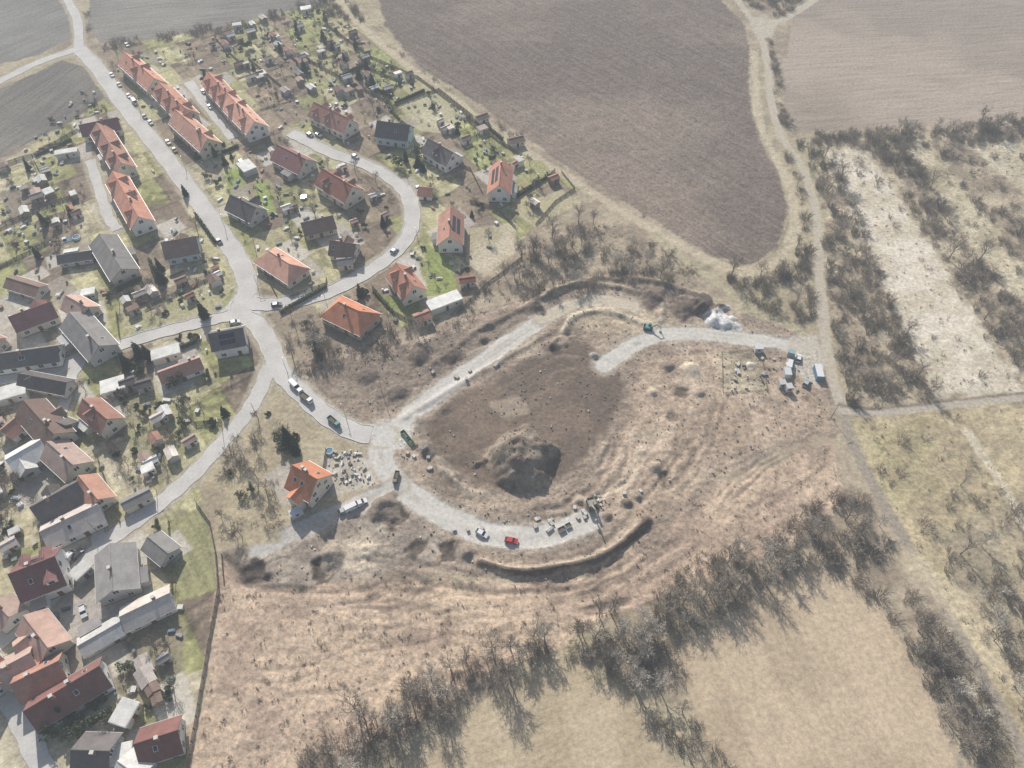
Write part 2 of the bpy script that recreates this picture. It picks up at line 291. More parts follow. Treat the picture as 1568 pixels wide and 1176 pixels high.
# ---- house list
HL=[
(190,80,236,120,10,4.8,8.5,'orange','cream',0,3,2,0,2),(243,126,283,166,10,4.8,8.5,'orange','cream',0,3,2,0,2),(268,168,318,212,10,4.8,8.5,'orange3','yellow',0,3,2,0,2),
(318,110,352,148,10,4.8,8.5,'orange','cream',0,3,2,0,2),(350,146,390,186,10,4.8,8.5,'orange3','white',0,2,2,0,2),
(480,156,535,182,9.5,4,8,'redbrown','cream',0,3,1,0,2),(577,185,628,192,10,4.2,8,'dark','blue',0,0,1,0,2),(655,212,694,234,9,4,7.6,'dark','white',0,1,1,0,2),
(768,243,764,284,9.5,4.5,8,'orange','white',0,0,1,-1,1),(424,222,468,244,11,3.4,7,'maroon','grey',0,0,1,0,1),(493,258,540,286,11,4.2,8.2,'red','cream',0,2,1,0,2),
(352,298,392,318,9,3.4,7,'dark','grey',0,0,1,0,1),(460,342,510,330,8,3,5.6,'brown','tan',0,0,1,0,0),(505,368,545,374,8,3,6,'brown','cream',0,0,1,0,1),
(412,385,442,404,10,3.2,6.4,'orange3','cream',.8,0,1,0,1),(690,316,688,362,9.5,4.4,8,'redbrown','white',0,0,1,1,1),(640,286,663,288,5,2.6,4.4,'orange','white',0,0,0,0,0),
(606,402,634,438,9.5,4,7.8,'orange','cream',0,2,1,0,1),(518,462,548,476,11,3.6,7.4,'orange2','tan',.75,0,1,0,2),
(318,512,372,502,9,4.6,7.6,'dark','white',0,0,1,-1,0),(240,572,306,548,5.5,2.8,4.6,'redbrown','white',0,0,1,0,0),
(447,712,486,734,10.5,5,9.2,'orange2','cream',0,0,2,0,3),(126,610,164,642,8,3.8,7,'redbrown','cream',0,1,1,0,1),(35,612,82,665,9,4,7.4,'brown','cream',0,0,1,0,1),
(8,705,62,674,8,3.2,5.4,'light','grey',0,0,0,0,0),(72,676,112,712,8,3.6,6.8,'rose','cream',0,0,1,0,1),(120,728,150,765,7,3.2,6,'orange3','cream',0,0,1,0,0),
(45,778,118,738,8,3.6,6.8,'dark','grey',0,0,1,0,1),(60,815,150,772,8,3.2,5.4,'paleg','white',0,0,1,0,1),(12,880,84,852,12,4.6,9,'maroon','white',0,2,1,1,1),
(168,832,172,905,9.5,3.6,6.4,'grey','grey',0,0,1,0,0),(226,822,258,848,6,2.6,4.2,'grey','grey',0,0,0,0,0),(182,945,260,908,7,2.8,4.6,'palep','white',0,0,1,0,0),
(36,942,74,992,8,3.6,6.6,'pink','cream',0,0,1,0,1),(118,990,184,952,5,2.6,3.8,'light','grey',0,0,0,0,0),(-10,1030,46,1000,8,3.4,6,'rose','cream',0,0,1,0,0),
(15,1048,90,1012,8,3.4,6.4,'redbrown','cream',0,0,1,0,1),(35,1090,152,1020,8,3.6,7,'darkred','white',0,0,2,0,2),(204,1140,272,1118,8,3.2,6,'darkred','white',0,0,1,0,1),
(108,1148,168,1150,8,3,5.6,'dark','grey',0,0,1,0,0),(152,358,186,412,10,3.6,6.2,'grey','cream',0,0,1,0,0),(106,478,152,530,10,4,7,'grey','grey',0,0,1,0,1),
(100,452,132,470,8,3.6,6.4,'pink','cream',0,0,1,0,1),(12,486,78,462,8,3.6,6.6,'maroon','cream',0,0,1,0,1),(-20,545,88,530,7,3.2,5.8,'dark','white',0,0,1,0,2),
(246,372,300,362,9,3.8,7.2,'brown','blue',0,0,1,0,1),(28,572,102,586,6,2.8,4.8,'dark','grey',0,0,0,0,0),(120,192,180,180,8,3.6,6.4,'maroon','cream',0,0,1,0,0),
(148,188,186,250,9,4.2,7.4,'redbrown','cream',0,3,1,0,1),(172,262,212,332,9,4.4,7.8,'orange','white',0,3,1,0,1),(10,425,60,440,6,2.6,4.2,'brown','grey',0,0,0,0,0),
(86,392,140,384,5,2.4,3.8,'dark','grey',0,0,0,0,0),(-10,920,14,945,7,3,5,'rose','white',0,0,1,0,0),(0,660,24,640,6,3,5,'redbrown','white',0,0,0,0,0),
(70,640,100,652,7,3,5.4,'dark','cream',0,0,1,0,0),(-60,500,-15,520,8,4,7,'redbrown','cream',0,1,1,0,1),(-120,760,-60,720,9,4,7,'orange','cream',0,1,1,0,1),(-90,900,-30,880,9,4,7,'maroon','cream',0,0,1,0,1),(-80,1000,-30,1060,9,4,7,'orange','white',0,0,1,0,1),(180,1165,215,1190,7,2.8,4.6,'light','grey',0,0,0,0,0),
]
for h in HL:   # paved yards and paths round each house
    x,y=G((h[0]+h[2])/2,(h[1]+h[3])/2); a=al+U(-.2,.2); r=h[4]*.5
    for k in range(2):
        ox_,oy_=U(-7,7),U(-7,7); L,w=U(3,8),U(2,5); c_,s_=math.cos(a),math.sin(a)
        paint([(x+ox_+u*c_-v*s_,y+oy_+u*s_+v*c_) for u,v in ((-L,-w),(L,-w),(L,w),(-L,w))],C(*random.choice([(200,194,184),(182,174,164),(204,196,182),(160,150,138)])),soft=.4,warp=.3,amt=.8,world=True,tex=.35)
# ---- asphalt roads list
ROADS=[
 ([(118,72),(150,105),(185,155),(225,205),(262,252),(300,303),(332,348),(360,388),(377,425),(379,452)],6.2),
 ([(379,445),(366,476),(392,495),(414,530),(428,566),(460,600),(500,636),(545,661),(592,668)],5.6),
 ([(372,462),(405,466),(450,461),(500,448),(548,425),(592,396),(620,368),(631,338),(625,300),(600,274),(560,252),(510,235),(470,215),(445,203)],5.4),
 ([(368,480),(330,488),(280,500),(215,518),(130,546),(70,568),(-20,582),(-150,600)],4.6),
 ([(413,560),(398,598),(376,635),(345,672),(300,722),(250,766),(200,803),(160,832),(118,872),(60,932),(0,980),(-90,1050)],4.6),
 ([(122,74),(60,95),(0,124),(-120,180)],4.6),([(121,78),(118,30),(100,-10),(80,-90)],4.2),
 ([(288,125),(322,168),(358,212)],4.2),([(138,245),(152,290),(165,330),(180,352)],3.6),
 ([(128,548),(108,580),(98,620),(82,648),(60,670)],3.4),([(-20,1010),(15,1070),(45,1130),(75,1200)],4.5),([(150,832),(150,800),(140,770),(150,740)],3)]
for P,w in ROADS:
    strip(P,w+2.6,C(178,168,148),soft=1,warp=.9,amt=.8,rough=0.0,nogo=1.2)
paint([(335,480),(372,440),(400,455),(400,480),(372,492)],C(200,196,190),soft=.6,warp=.2,rough=0)
paint([(560,652),(592,650),(610,664),(600,684),(570,682)],C(202,198,190),soft=.8,warp=.6,rough=0)
Z+=ROUGH*((n_sm-.5)*1.6+(n_w2-.5)*1.2+(n_mid-.5)*1.6)
for P,w in ROADS:
    Pw=smooth(GP(P),5); s=sub(Pw,12); d=dist_line(X[s],Y[s],Pw)
    k=sm((d-w/2-.6)/3.0); Z[s]=Z[s]*k-0.04*(1-k)
def H(x,y):
    i=min(max(np.searchsorted(ys,y)-1,0),NY-2); j=min(max(np.searchsorted(xs,x)-1,0),NX-2)
    fy=(y-ys[i])/(ys[i+1]-ys[i]); fx=(x-xs[j])/(xs[j+1]-xs[j])
    return float((Z[i,j]*(1-fx)+Z[i,j+1]*fx)*(1-fy)+(Z[i+1,j]*(1-fx)+Z[i+1,j+1]*fx)*fy)
def blocked(x,y):
    i=min(max(np.searchsorted(ys,y),0),NY-1); j=min(max(np.searchsorted(xs,x),0),NX-1); return NOGO[i,j]>.5
# ---- ground mesh
me=bpy.data.meshes.new("ground")
co=np.stack([X,Y,Z.astype(np.float64)],-1).reshape(-1,3).astype(np.float32)
idx=np.arange(NX*NY).reshape(NY,NX)
q=np.stack([idx[:-1,:-1],idx[:-1,1:],idx[1:,1:],idx[1:,:-1]],-1).reshape(-1,4)
me.vertices.add(len(co)); me.vertices.foreach_set("co",co.ravel())
me.loops.add(q.size); me.loops.foreach_set("vertex_index",q.ravel().astype(np.int32))
me.polygons.add(len(q)); me.polygons.foreach_set("loop_start",(np.arange(len(q))*4).astype(np.int32))
try: me.polygons.foreach_set("loop_total",np.full(len(q),4,np.int32))
except Exception: pass
me.polygons.foreach_set("use_smooth",np.ones(len(q),bool))
me.update(calc_edges=True)
ca=me.color_attributes.new("Col",'FLOAT_COLOR','POINT')
cc=np.ones((NX*NY,4),np.float32); cc[:,:3]=np.clip(COL.reshape(-1,3),0.01,.88); ca.data.foreach_set("color",cc.ravel())
ta=me.attributes.new("tex",'FLOAT','POINT'); ta.data.foreach_set("value",TEX.ravel().astype(np.float32))
ta=me.attributes.new("streak",'FLOAT_VECTOR','POINT'); ta.data.foreach_set("vector",np.stack([SC,SL*.05,SA*0],-1).ravel().astype(np.float32))
ta=me.attributes.new("streak_amp",'FLOAT','POINT'); ta.data.foreach_set("value",SA.ravel().astype(np.float32))
ground=link(bpy.data.objects.new("ground",me))
# ------------------------------------------------------------------ materials
class NT:
    def __init__(s,name):
        s.m=bpy.data.materials.new(name); s.m.use_nodes=True; s.t=s.m.node_tree; s.b=s.t.nodes['Principled BSDF']
    def n(s,t,**k):
        x=s.t.nodes.new(t)
        for a,b in k.items(): setattr(x,a,b)
        return x
    def l(s,a,b): s.t.links.new(a,b)
    def math(s,op,a,b=None):
        x=s.n('ShaderNodeMath',operation=op)
        for i,v in enumerate((a,b)):
            if v is None: continue
            if isinstance(v,(int,float)): x.inputs[i].default_value=v
            else: s.l(v,x.inputs[i])
        return x.outputs[0]
    def noise(s,vec,scale,det=3,rough=.6):
        x=s.n('ShaderNodeTexNoise'); x.inputs['Scale'].default_value=scale; x.inputs['Detail'].default_value=det; x.inputs['Roughness'].default_value=rough
        s.l(vec,x.inputs['Vector']); return x.outputs['Fac']
g=NT("ground_soil_and_grass")
at=g.n('ShaderNodeVertexColor',layer_name="Col"); tx=g.n('ShaderNodeAttribute',attribute_name="tex")
sv_=g.n('ShaderNodeAttribute',attribute_name="streak"); sa_=g.n('ShaderNodeAttribute',attribute_name="streak_amp")
tc=g.n('ShaderNodeTexCoord'); v=tc.outputs['Object']
n1=g.noise(v,.9,4,.78); n4=g.noise(sv_.outputs['Vector'],.55,3,.75)
a=g.math('MULTIPLY',g.math('MULTIPLY',g.math('SUBTRACT',n1,.5),3.8),tx.outputs['Fac'])
sk_=g.math('MULTIPLY',g.math('SUBTRACT',n4,.5),sa_.outputs['Fac'])
a=g.math('ADD',g.math('ADD',a,1.0),g.math('MULTIPLY',sk_,1.5))
a=g.math('MAXIMUM',a,.25)
vm=g.n('ShaderNodeVectorMath',operation='SCALE'); g.l(at.outputs['Color'],vm.inputs[0]); g.l(a,vm.inputs['Scale'])
g.l(vm.outputs[0],g.b.inputs['Base Color']); g.b.inputs['Roughness'].default_value=.95; g.b.inputs['Specular IOR Level'].default_value=.05
bp=g.n('ShaderNodeBump'); bp.inputs['Strength'].default_value=.75; bp.inputs['Distance'].default_value=.4
g.l(g.math('ADD',g.math('MULTIPLY',n1,tx.outputs['Fac']),sk_),bp.inputs['Height']); g.l(bp.outputs[0],g.b.inputs['Normal'])
me.materials.append(g.m)
_mc={}
def mat(name,col,rough=.85,var=.25,scale=.6,scale2=5,metal=0,spec=.3,bump=0,rnd=0,plain=False):
    if name in _mc: return _mc[name]
    k=NT(name); tc=k.n('ShaderNodeTexCoord'); vv=tc.outputs['Object']
    if rnd:
        oi=k.n('ShaderNodeObjectInfo')
        if not plain:
            add=k.n('ShaderNodeVectorMath',operation='ADD'); k.l(vv,add.inputs[0]); k.l(oi.outputs['Location'],add.inputs[1]); vv=add.outputs[0]
    b=k.noise(vv,scale2 if not plain else 1.5,1 if plain else 2)
    f=k.math('MULTIPLY',k.math('SUBTRACT',b,.5),var*2.2)
    if not plain:
        a=k.noise(vv,scale,2); f=k.math('ADD',f,k.math('MULTIPLY',k.math('SUBTRACT',a,.5),var*2.4))
    f=k.math('MAXIMUM',k.math('ADD',f,1),.1)
    if rnd:
        f=k.math('MULTIPLY',f,k.math('ADD',k.math('MULTIPLY',oi.outputs['Random'],rnd*2),1-rnd))
    s=k.n('ShaderNodeVectorMath',operation='SCALE'); s.inputs[0].default_value=col; k.l(f,s.inputs['Scale'])
    k.l(s.outputs[0],k.b.inputs['Base Color']); k.b.inputs['Roughness'].default_value=rough; k.b.inputs['Metallic'].default_value=metal; k.b.inputs['Specular IOR Level'].default_value=spec
    if bump:
        bb=k.n('ShaderNodeBump'); bb.inputs['Strength'].default_value=bump; bb.inputs['Distance'].default_value=.1; k.l(b,bb.inputs['Height']); k.l(bb.outputs[0],k.b.inputs['Normal'])
    _mc[name]=k.m; return k.m
ROOF={'orange':C(202,148,126),'orange3':C(210,162,140),'orange2':C(210,144,112),'pink':C(212,178,162),'red':C(160,112,98),'maroon':C(142,104,100),'brown':C(138,116,105),'dark':C(108,102,100),'grey':C(148,144,140),'light':C(216,214,208),'rose':C(186,162,150),'redbrown':C(172,130,114),'darkred':C(128,92,85),'paleg':C(190,180,172),'palep':C(226,214,202)}
WALL={'white':(.78,.76,.72),'cream':(.68,.63,.53),'blue':(.5,.62,.66),'grey':(.5,.49,.47),'tan':(.55,.47,.37),'yellow':(.66,.58,.42)}
def roofm(c): return mat("roof_tiles_"+c,ROOF[c],.85,.32,.4,4,bump=.4,rnd=.2,spec=.15)
def wallm(c): return mat("plaster_"+c,WALL[c],.9,.12,.4,3,rnd=.08)
M_glass=mat("window_glass",(.03,.04,.05),.15,.1,spec=.6); M_frame=mat("window_frame_white",(.7,.7,.68),.5,.05); M_door=mat("door_wood",(.15,.08,.04),.6,.2)
M_brick=mat("chimney_brick",(.32,.18,.13),.9,.25); M_solar=mat("solar_panel",(.02,.025,.05),.2,.15,spec=.7); M_wood=mat("weathered_wood",(.3,.25,.19),.9,.3,rnd=.2)
M_bark=mat("bark_twigs",(.24,.205,.17),.95,.25,1,6,rnd=.2,plain=True,spec=.05); M_twig=mat("dry_twigs",(.33,.285,.235),.95,.3,1,6,rnd=.25,plain=True,spec=.05); M_white=mat("white_birch_twigs",(.52,.48,.42),.9,.2,rnd=.2,plain=True,spec=.05)
M_con=mat("conifer_needles",(.035,.05,.026),.9,.4,1,5,rnd=.3,plain=True); M_leaf=mat("evergreen_leaves",(.07,.09,.04),.85,.45,1,6,rnd=.3,plain=True)
M_asph=mat("road_asphalt_weathered",C(199,195,189),.95,.2,.15,1.5,bump=.15,spec=.1); M_kerb=mat("kerb_concrete",C(212,209,202),.9,.1)
M_steel=mat("galvanised_steel",(.4,.4,.4),.5,.1,metal=.6); M_tyre=mat("tyre_rubber",(.02,.02,.02),.9,.1)
# ------------------------------------------------------------------ mesh builder
class MB:
    def __init__(s): s.v=[];s.f=[];s.m=[];s.mats=[]
    def mi(s,m):
        if m not in s.mats: s.mats.append(m)
        return s.mats.index(m)
    def poly(s,pts,m):
        b=len(s.v); s.v+= [tuple(p) for p in pts]; s.f.append(tuple(range(b,b+len(pts)))); s.m.append(s.mi(m))
    def hexa(s,P,m):
        b=len(s.v); s.v+=[tuple(p) for p in P]; k=s.mi(m)
        for f in ((3,2,1,0),(4,5,6,7),(0,1,5,4),(1,2,6,5),(2,3,7,6),(3,0,4,7)):
            s.f.append(tuple(b+i for i in f)); s.m.append(k)
    def box(s,cx,cy,cz,sx,sy,sz,m,rz=0,top=1.0,topy=None):
        ty=top if topy is None else topy; P=[]
        c,si=math.cos(rz),math.sin(rz)
        for zz,kx,ky in ((-.5,1,1),(.5,top,ty)):
            for a,b in ((-.5,-.5),(.5,-.5),(.5,.5),(-.5,.5)):
                x=a*sx*kx;y=b*sy*ky; P.append((cx+x*c-y*si,cy+x*si+y*c,cz+zz*sz))
        s.hexa(P,m)
    def tube(s,a,b,ra,rb,m,n=4,cap=False):
        a=Vector(a);b=Vector(b);d=(b-a)
        if d.length<1e-6: return
        d.normalize(); u=d.orthogonal().normalized(); w=d.cross(u); base=len(s.v); k=s.mi(m)
        for p,r in ((a,ra),(b,rb)):
            for i in range(n):
                t=2*math.pi*i/n; s.v.append(tuple(p+u*math.cos(t)*r+w*math.sin(t)*r))
        for i in range(n): s.f.append((base+i,base+(i+1)%n,base+n+(i+1)%n,base+n+i)); s.m.append(k)
        if cap:
            s.f.append(tuple(base+n+i for i in range(n))); s.m.append(k); s.f.append(tuple(base+n-1-i for i in range(n))); s.m.append(k)
    def mesh(s,name):
        me=bpy.data.meshes.new(name); me.from_pydata(s.v,[],s.f); 
        for m in s.mats: me.materials.append(m)
        me.polygons.foreach_set("material_index",s.m); me.update(); return me
    def obj(s,name,loc=(0,0,0),rz=0,parent=None,sc_=1.0):
        o=bpy.data.objects.new(name,s.mesh(name)); o.location=loc; o.rotation_euler=(0,0,rz); o.scale=(sc_,)*3
        link(o)
        if parent: o.parent=parent
        return o
# ------------------------------------------------------------------ roads
RW=[(smooth(GP(P),8),w) for P,w in ROADS]
for ri,(P,w) in enumerate(RW):
    b=MB(); z=0.02+.006*ri; n=len(P); Ls=[];Rs=[]
    for i in range(n):
        a=P[max(i-1,0)];c=P[min(i+1,n-1)]; dx,dy=c[0]-a[0],c[1]-a[1]; L=math.hypot(dx,dy)+1e-9; nx,ny=-dy/L,dx/L
        jw=w/2+.18*math.sin(i*1.3+ri)+U(-.06,.06)
        Ls.append((P[i][0]+nx*jw,P[i][1]+ny*jw,nx,ny)); Rs.append((P[i][0]-nx*jw,P[i][1]-ny*jw,-nx,-ny))
    for i in range(n-1):
        if ri==1 and i>n-6: continue
        b.poly([(Rs[i][0],Rs[i][1],z),(Rs[i+1][0],Rs[i+1][1],z),(Ls[i+1][0],Ls[i+1][1],z),(Ls[i][0],Ls[i][1],z)],M_asph)
        if ri<4:
            for S in (Ls,Rs):
                a,c=S[i],S[i+1]; mx,my=(a[0]+c[0])/2,(a[1]+c[1])/2; bad=False
                for rj,(Q,w2) in enumerate(RW):
                    if rj!=ri and float(dist_line(np.array([mx]),np.array([my]),Q)[0])<w2/2+.6: bad=True;break
                if bad: continue
                o=.16
                A=[(a[0],a[1]),(c[0],c[1]),(c[0]+c[2]*o,c[1]+c[3]*o),(a[0]+a[2]*o,a[1]+a[3]*o)]
                b.hexa([(p[0],p[1],-.1) for p in A]+[(p[0],p[1],z+.12) for p in A],M_kerb)
    b.obj("asphalt_road")
# ------------------------------------------------------------------ houses
HOUSES=[]
def gable_roof(b,L,w,he,hr,m,o=.5,hip=0,th=.16,x0=0,y0=0,ax=0):
    sl=(hr-he)/(w/2)
    def T(x,y,z):
        return (x0+x,y0+y,z) if ax==0 else (x0-y,y0+x,z)
    for s in (-1,1):
        rl=L/2+(o if not hip else -hip*w/2)
        r=[(-rl,0,hr+.1),(rl,0,hr+.1)]; e=[(L/2+o,s*(w/2+o),he-o*sl+.1),(-L/2-o,s*(w/2+o),he-o*sl+.1)]
        P=[r[0],r[1],e[0],e[1]]
        if s>0: P=P[::-1]
        b.hexa([T(p[0],p[1],p[2]-th) for p in P]+[T(*p) for p in P],m)
        if hip:
            A=[(s*(L/2+o),-(w/2+o),he-o*sl+.1),(s*(L/2+o),(w/2+o),he-o*sl+.1),(s*rl,0,hr+.1)]
            if s<0: A=A[::-1]
            b.poly([T(*p) for p in A],m)
    rl=L/2+(o if not hip else -hip*w/2)
    p,q2=T(-rl,0,hr+.12),T(rl,0,hr+.12); b.tube(p,q2,.13,.13,m,5)
def house(x1,y1,x2,y2,w,he,hr,roof,wall,hip=0,dorm=0,chim=1,solar=0,sky=2,name="village_house",o=.5):
    w*=.88*U(.95,1.05)
    a=Vector(G(x1,y1,hr));c=Vector(G(x2,y2,hr)); mid=(a+c)/2; d=c-a
    L=d.length-2*o*(1 if not hip else 0)+hip*w; L=max(L,3); rz=math.atan2(d.y,d.x)
    HOUSES.append((mid.x,mid.y,max(L,w)/2+1.2))
    e=bpy.data.objects.new(name,None); e.location=(mid.x,mid.y,0); e.rotation_euler=(0,0,rz); link(e)
    W=wallm(wall);RM=roofm(roof); sl=(hr-he)/(w/2)
    b=MB(); hx,hy=L/2,w/2
    for s in (-1,1):
        P=[(-hx,s*hy,-.5),(hx,s*hy,-.5),(hx,s*hy,he),(-hx,s*hy,he)]
        b.poly(P if s<0 else P[::-1],W)
        P=[(s*hx,-hy,-.5),(s*hx,hy,-.5),(s*hx,hy,he)]+([] if hip else [(s*hx,0,hr-.05)])+[(s*hx,-hy,he)]
        b.poly(P if s>0 else P[::-1],W)
    b.box(0,0,.05,L+.08,w+.08,.5,mat("plinth_stone",(.22,.21,.2),.9,.2))
    b.obj("walls",parent=e)
    b=MB(); gable_roof(b,L,w,he,hr,RM,o,hip)
    for s in (-1,1): b.tube((-hx-o,s*(hy+o+.06),he-o*sl),(hx+o,s*(hy+o+.06),he-o*sl),.08,.08,M_steel,5)
    dm=MB(); wn=MB()
    def win(x,y,z,ww,hh,ax):
        if ax=='y':
            s=1 if y>0 else -1
            wn.box(x,y+s*.02,z,ww+.2,.08,hh+.2,M_frame); wn.box(x-ww*.26,y+s*.045,z,ww*.42,.06,hh,M_glass); wn.box(x+ww*.26,y+s*.045,z,ww*.42,.06,hh,M_glass)
        else:
            s=1 if x>0 else -1
            wn.box(x+s*.02,y,z,.08,ww+.2,hh+.2,M_frame); wn.box(x+s*.045,y-ww*.26,z,.06,ww*.42,hh,M_glass); wn.box(x+s*.045,y+ww*.26,z,.06,ww*.42,hh,M_glass)
    nf=2 if he>4.6 else 1
    for fl in range(nf):
        z=1.6+fl*2.7
        nw=max(1,int(L/3.2))
        for i in range(nw):
            x=-hx+(i+.5)*L/nw
            for s in (-1,1):
                if fl==0 and i==nw//2 and s<0:
                    wn.box(x,-hy-.03,1.1,1.1,.1,2.1,M_door); continue
                win(x,s*hy,z,1.3,1.2,'y')
        nw=max(1,int(w/3.4))
        for i in range(nw):
            for s in (-1,1): win(s*hx,-hy+(i+.5)*w/nw,z,1.2,1.2,'x')
    if not hip and hr-he>2.4:
        for s in (-1,1):
            win(s*hx,0,he+.9,1.3,1.2,'x')
    wn.obj("windows_and_door",parent=e)
    def rp(x,y): return hr+.1-abs(y)*sl
    ca=math.atan(sl)
    def panel(x,y,sx,sy,m,t=.08):
        P=[]
        for zz in (0.0,t):
            for a2,b2 in ((-1,-1),(1,-1),(1,1),(-1,1)):
                yy=y+b2*sy/2*math.cos(ca); P.append((x+a2*sx/2,yy,rp(0,yy)+zz+.03))
        b.hexa(P,m)
    for k in range(dorm):
        for s in ((-1,1) if dorm>1 else (-1,)):
            if dorm>1 and R()<.25: continue
            x=-hx+(k+.5)*L/dorm+U(-.5,.5); ww=U(2.0,2.8); yf=hy-.7; top=he+.7*sl+U(1.4,1.8); yb=max((hr-top)/sl,.2)
            dm.box(x,s*(yf+yb)/2,(he+top)/2,ww,yf-yb,top-he,W)
            gable_roof(dm,yf-yb+1.0,ww,top,min(top+.9,hr+.2),RM,.25,x0=x,y0=s*((yf+yb)/2-.3),ax=1)
            dm.box(x,s*(yf+.03),top-.8,1.4,.1,1.1,M_frame); dm.box(x,s*(yf+.06),top-.8,1.2,.1,.9,M_glass)
    if dm.v: dm.obj("dormers",parent=e)
    for k in range(chim):
        x=U(-.3,.3)*L; yy=U(-.8,.8); b.box(x,yy,hr+.3,.7,.6,2.0,M_brick); b.box(x,yy,hr+1.35,.85,.75,.12,M_kerb)
    for k in range(sky):
        s=random.choice((-1,1)); y=s*w*.26; x=U(-.38,.38)*L
        panel(x,y,.95,1.3,M_frame,.05); panel(x,y,.75,1.1,M_glass,.08)
    if solar:
        nx=max(2,int(L*.6/1.15))
        for i in range(nx):
            for j in (0,1):
                panel((i-nx/2+.5)*1.15,solar*(w*.14+j*1.45+.2),1.05,1.35,M_solar,.07)
    b.obj("roof",parent=e)
    if L>7 and w>6.5 and not hip and dorm<2 and not solar and R()<.5:   # cross wing
        b=MB(); s=random.choice((-1,1)); ww=U(3.6,4.8); ex=U(1.4,2.6); x=U(-.25,.25)*L; he2=he-.25; hr2=min(he2+ww*.36,hr-.5); yb=hy*.25; yo=hy+ex
        b.box(x,s*(hy+ex/2),he2/2-.2,ww,ex-.02,he2+.4,W)
        P=[(x-ww/2,s*yo,he2-.02),(x+ww/2,s*yo,he2-.02),(x,s*yo,hr2-.05)]; b.poly(P if s<0 else P[::-1],W)
        gable_roof(b,yo-yb,ww,he2,hr2,RM,.3,x0=x,y0=s*(yo+yb)/2,ax=1)
        b.box(x,s*(yo+.02),1.6,1.6,.08,1.3,M_frame); b.box(x,s*(yo+.05),1.6,1.4,.08,1.1,M_glass); b.obj("cross_wing",parent=e)
    elif L>8 and not hip and R()<.6:
        b=MB(); s=random.choice((-1,1)); ww=U(2.5,5); dd=U(1.8,3); x=U(-.3,.3)*L; y0=s*(hy+dd/2); b.box(x,y0,1.1,ww,dd-.02,2.6,W)
        P=[(x-ww/2-.2,s*hy,2.95),(x+ww/2+.2,s*hy,2.95),(x+ww/2+.2,s*(hy+dd+.3),2.5),(x-ww/2-.2,s*(hy+dd+.3),2.5)]
        if s<0: P=P[::-1]
        b.hexa([(p[0],p[1],p[2]-.1) for p in P]+P,random.choice([RM,roofm('light'),roofm('grey')])); b.box(x,s*(hy+dd+.02),1.3,ww*.6,.08,1.2,M_glass); b.obj("porch",parent=e)
    return e
for h in HL: house(*h)
def shed(x,y,rz,L,w,h,roof,wall,flat=False):
    b=MB(); hx=L/2;hy=w/2;W=wall;Rm=roof
    if flat:
        b.box(0,0,h/2-.15,L,w,h+.3,W); b.box(0,0,h+.08,L+.4,w+.4,.16,Rm)
        b.box(-.0,0,h+.2,L+.1,w+.1,.06,Rm)
    else:
        hr=h+w*.22
        for s in (-1,1):
            P=[(-hx,s*hy,-.3),(hx,s*hy,-.3),(hx,s*hy,h),(-hx,s*hy,h)]; b.poly(P if s<0 else P[::-1],W)
            P=[(s*hx,-hy,-.3),(s*hx,hy,-.3),(s*hx,hy,h),(s*hx,0,hr-.03),(s*hx,-hy,h)]; b.poly(P if s>0 else P[::-1],W)
        gable_roof(b,L,w,h,hr,Rm,.25,0,.1)
    b.box(0,-hy-.03,1.0,.9,.08,1.9,M_door); b.box(L*.3,-hy-.03,1.4,.6,.08,.6,M_glass)
    b.obj("garden_shed" if L<6.5 else "garage",(x,y,0),rz); HOUSES.append((x,y,max(L,w)/2+.5))
for px,py,rz,L,w,c in [(380,262,-.9,7,5,'light'),(681,468,.5,11,4.5,'light'),(258,547,.4,8,4,'light'),(178,597,.4,6.4,5,'light'),(200,592,.5,4,3,'dark'),(648,492,.5,5,4,'redbrown'),(716,436,.2,5,3,'red'),(20,608,.4,9,5,'light'),(738,187,.6,5,3.5,'brown'),(790,222,.4,6,4,'brown'),(530,408,.2,5,4,'grey'),(130,880,1,4,3,'light'),(106,240,.3,8,3,'light'),(198,1095,1.3,5,4,'light'),(185,1160,.2,6,4,'light'),(215,770,.6,7,3.4,'grey'),(470,20,.3,5,4,'light'),(365,45,.3,4,3,'light'),(140,455,.3,4,3,'light'),(225,595,.4,4,3,'dark')]:
    x,y=G(px,py); shed(x,y,rz,L,w,2.5,roofm(c),wallm(random.choice(['white','grey','cream'])),c=='light')
GARD=[([(290,95),(380,30),(500,15),(550,60),(630,120),(600,160),(540,150),(470,150),(400,190),(350,100)],46),([(0,255),(100,200),(140,240),(150,340),(140,370),(90,380),(0,420)],16),([(640,180),(720,170),(850,260),(860,290),(800,330),(740,300),(700,220)],10),
 ([(220,330),(330,400),(350,430),(200,510),(180,420)],10),([(20,730),(0,700),(0,860),(40,830)],4),([(200,600),(300,640),(290,710),(200,740),(160,680)],8),([(190,960),(270,930),(270,1090),(200,1090)],5),([(400,200),(480,210),(600,290),(600,360),(540,400),(440,350)],10),([(0,610),(90,600),(100,730),(0,760)],8)]
def sample(poly,n,gap=None,pad=1.5):
    P=GP(poly); A=np.array(P); lo,hi=A.min(0),A.max(0); out=[]; t=0
    while len(out)<n and t<n*60:
        t+=1; x=U(lo[0],hi[0]);y=U(lo[1],hi[1])
        if not inside(np.array(x),np.array(y),P): continue
        if blocked(x,y): continue
        if any(abs(x-h[0])<h[2]+pad and abs(y-h[1])<h[2]+pad for h in HOUSES): continue
        out.append((x,y))
    return out
for P,n in GARD:
    for x,y in sample(P,n,pad=2.2):
        c=random.choice(['brown','grey','rose','light','light','brown','paleg','redbrown','light','palep']); L=U(2.2,4.2)
        shed(x,y,al+random.choice((0,math.pi/2))+U(-.1,.1),L,L*U(.6,.85),U(2,2.4),roofm(c),random.choice([M_wood,wallm('white'),wallm('grey'),M_wood]),R()<.35)
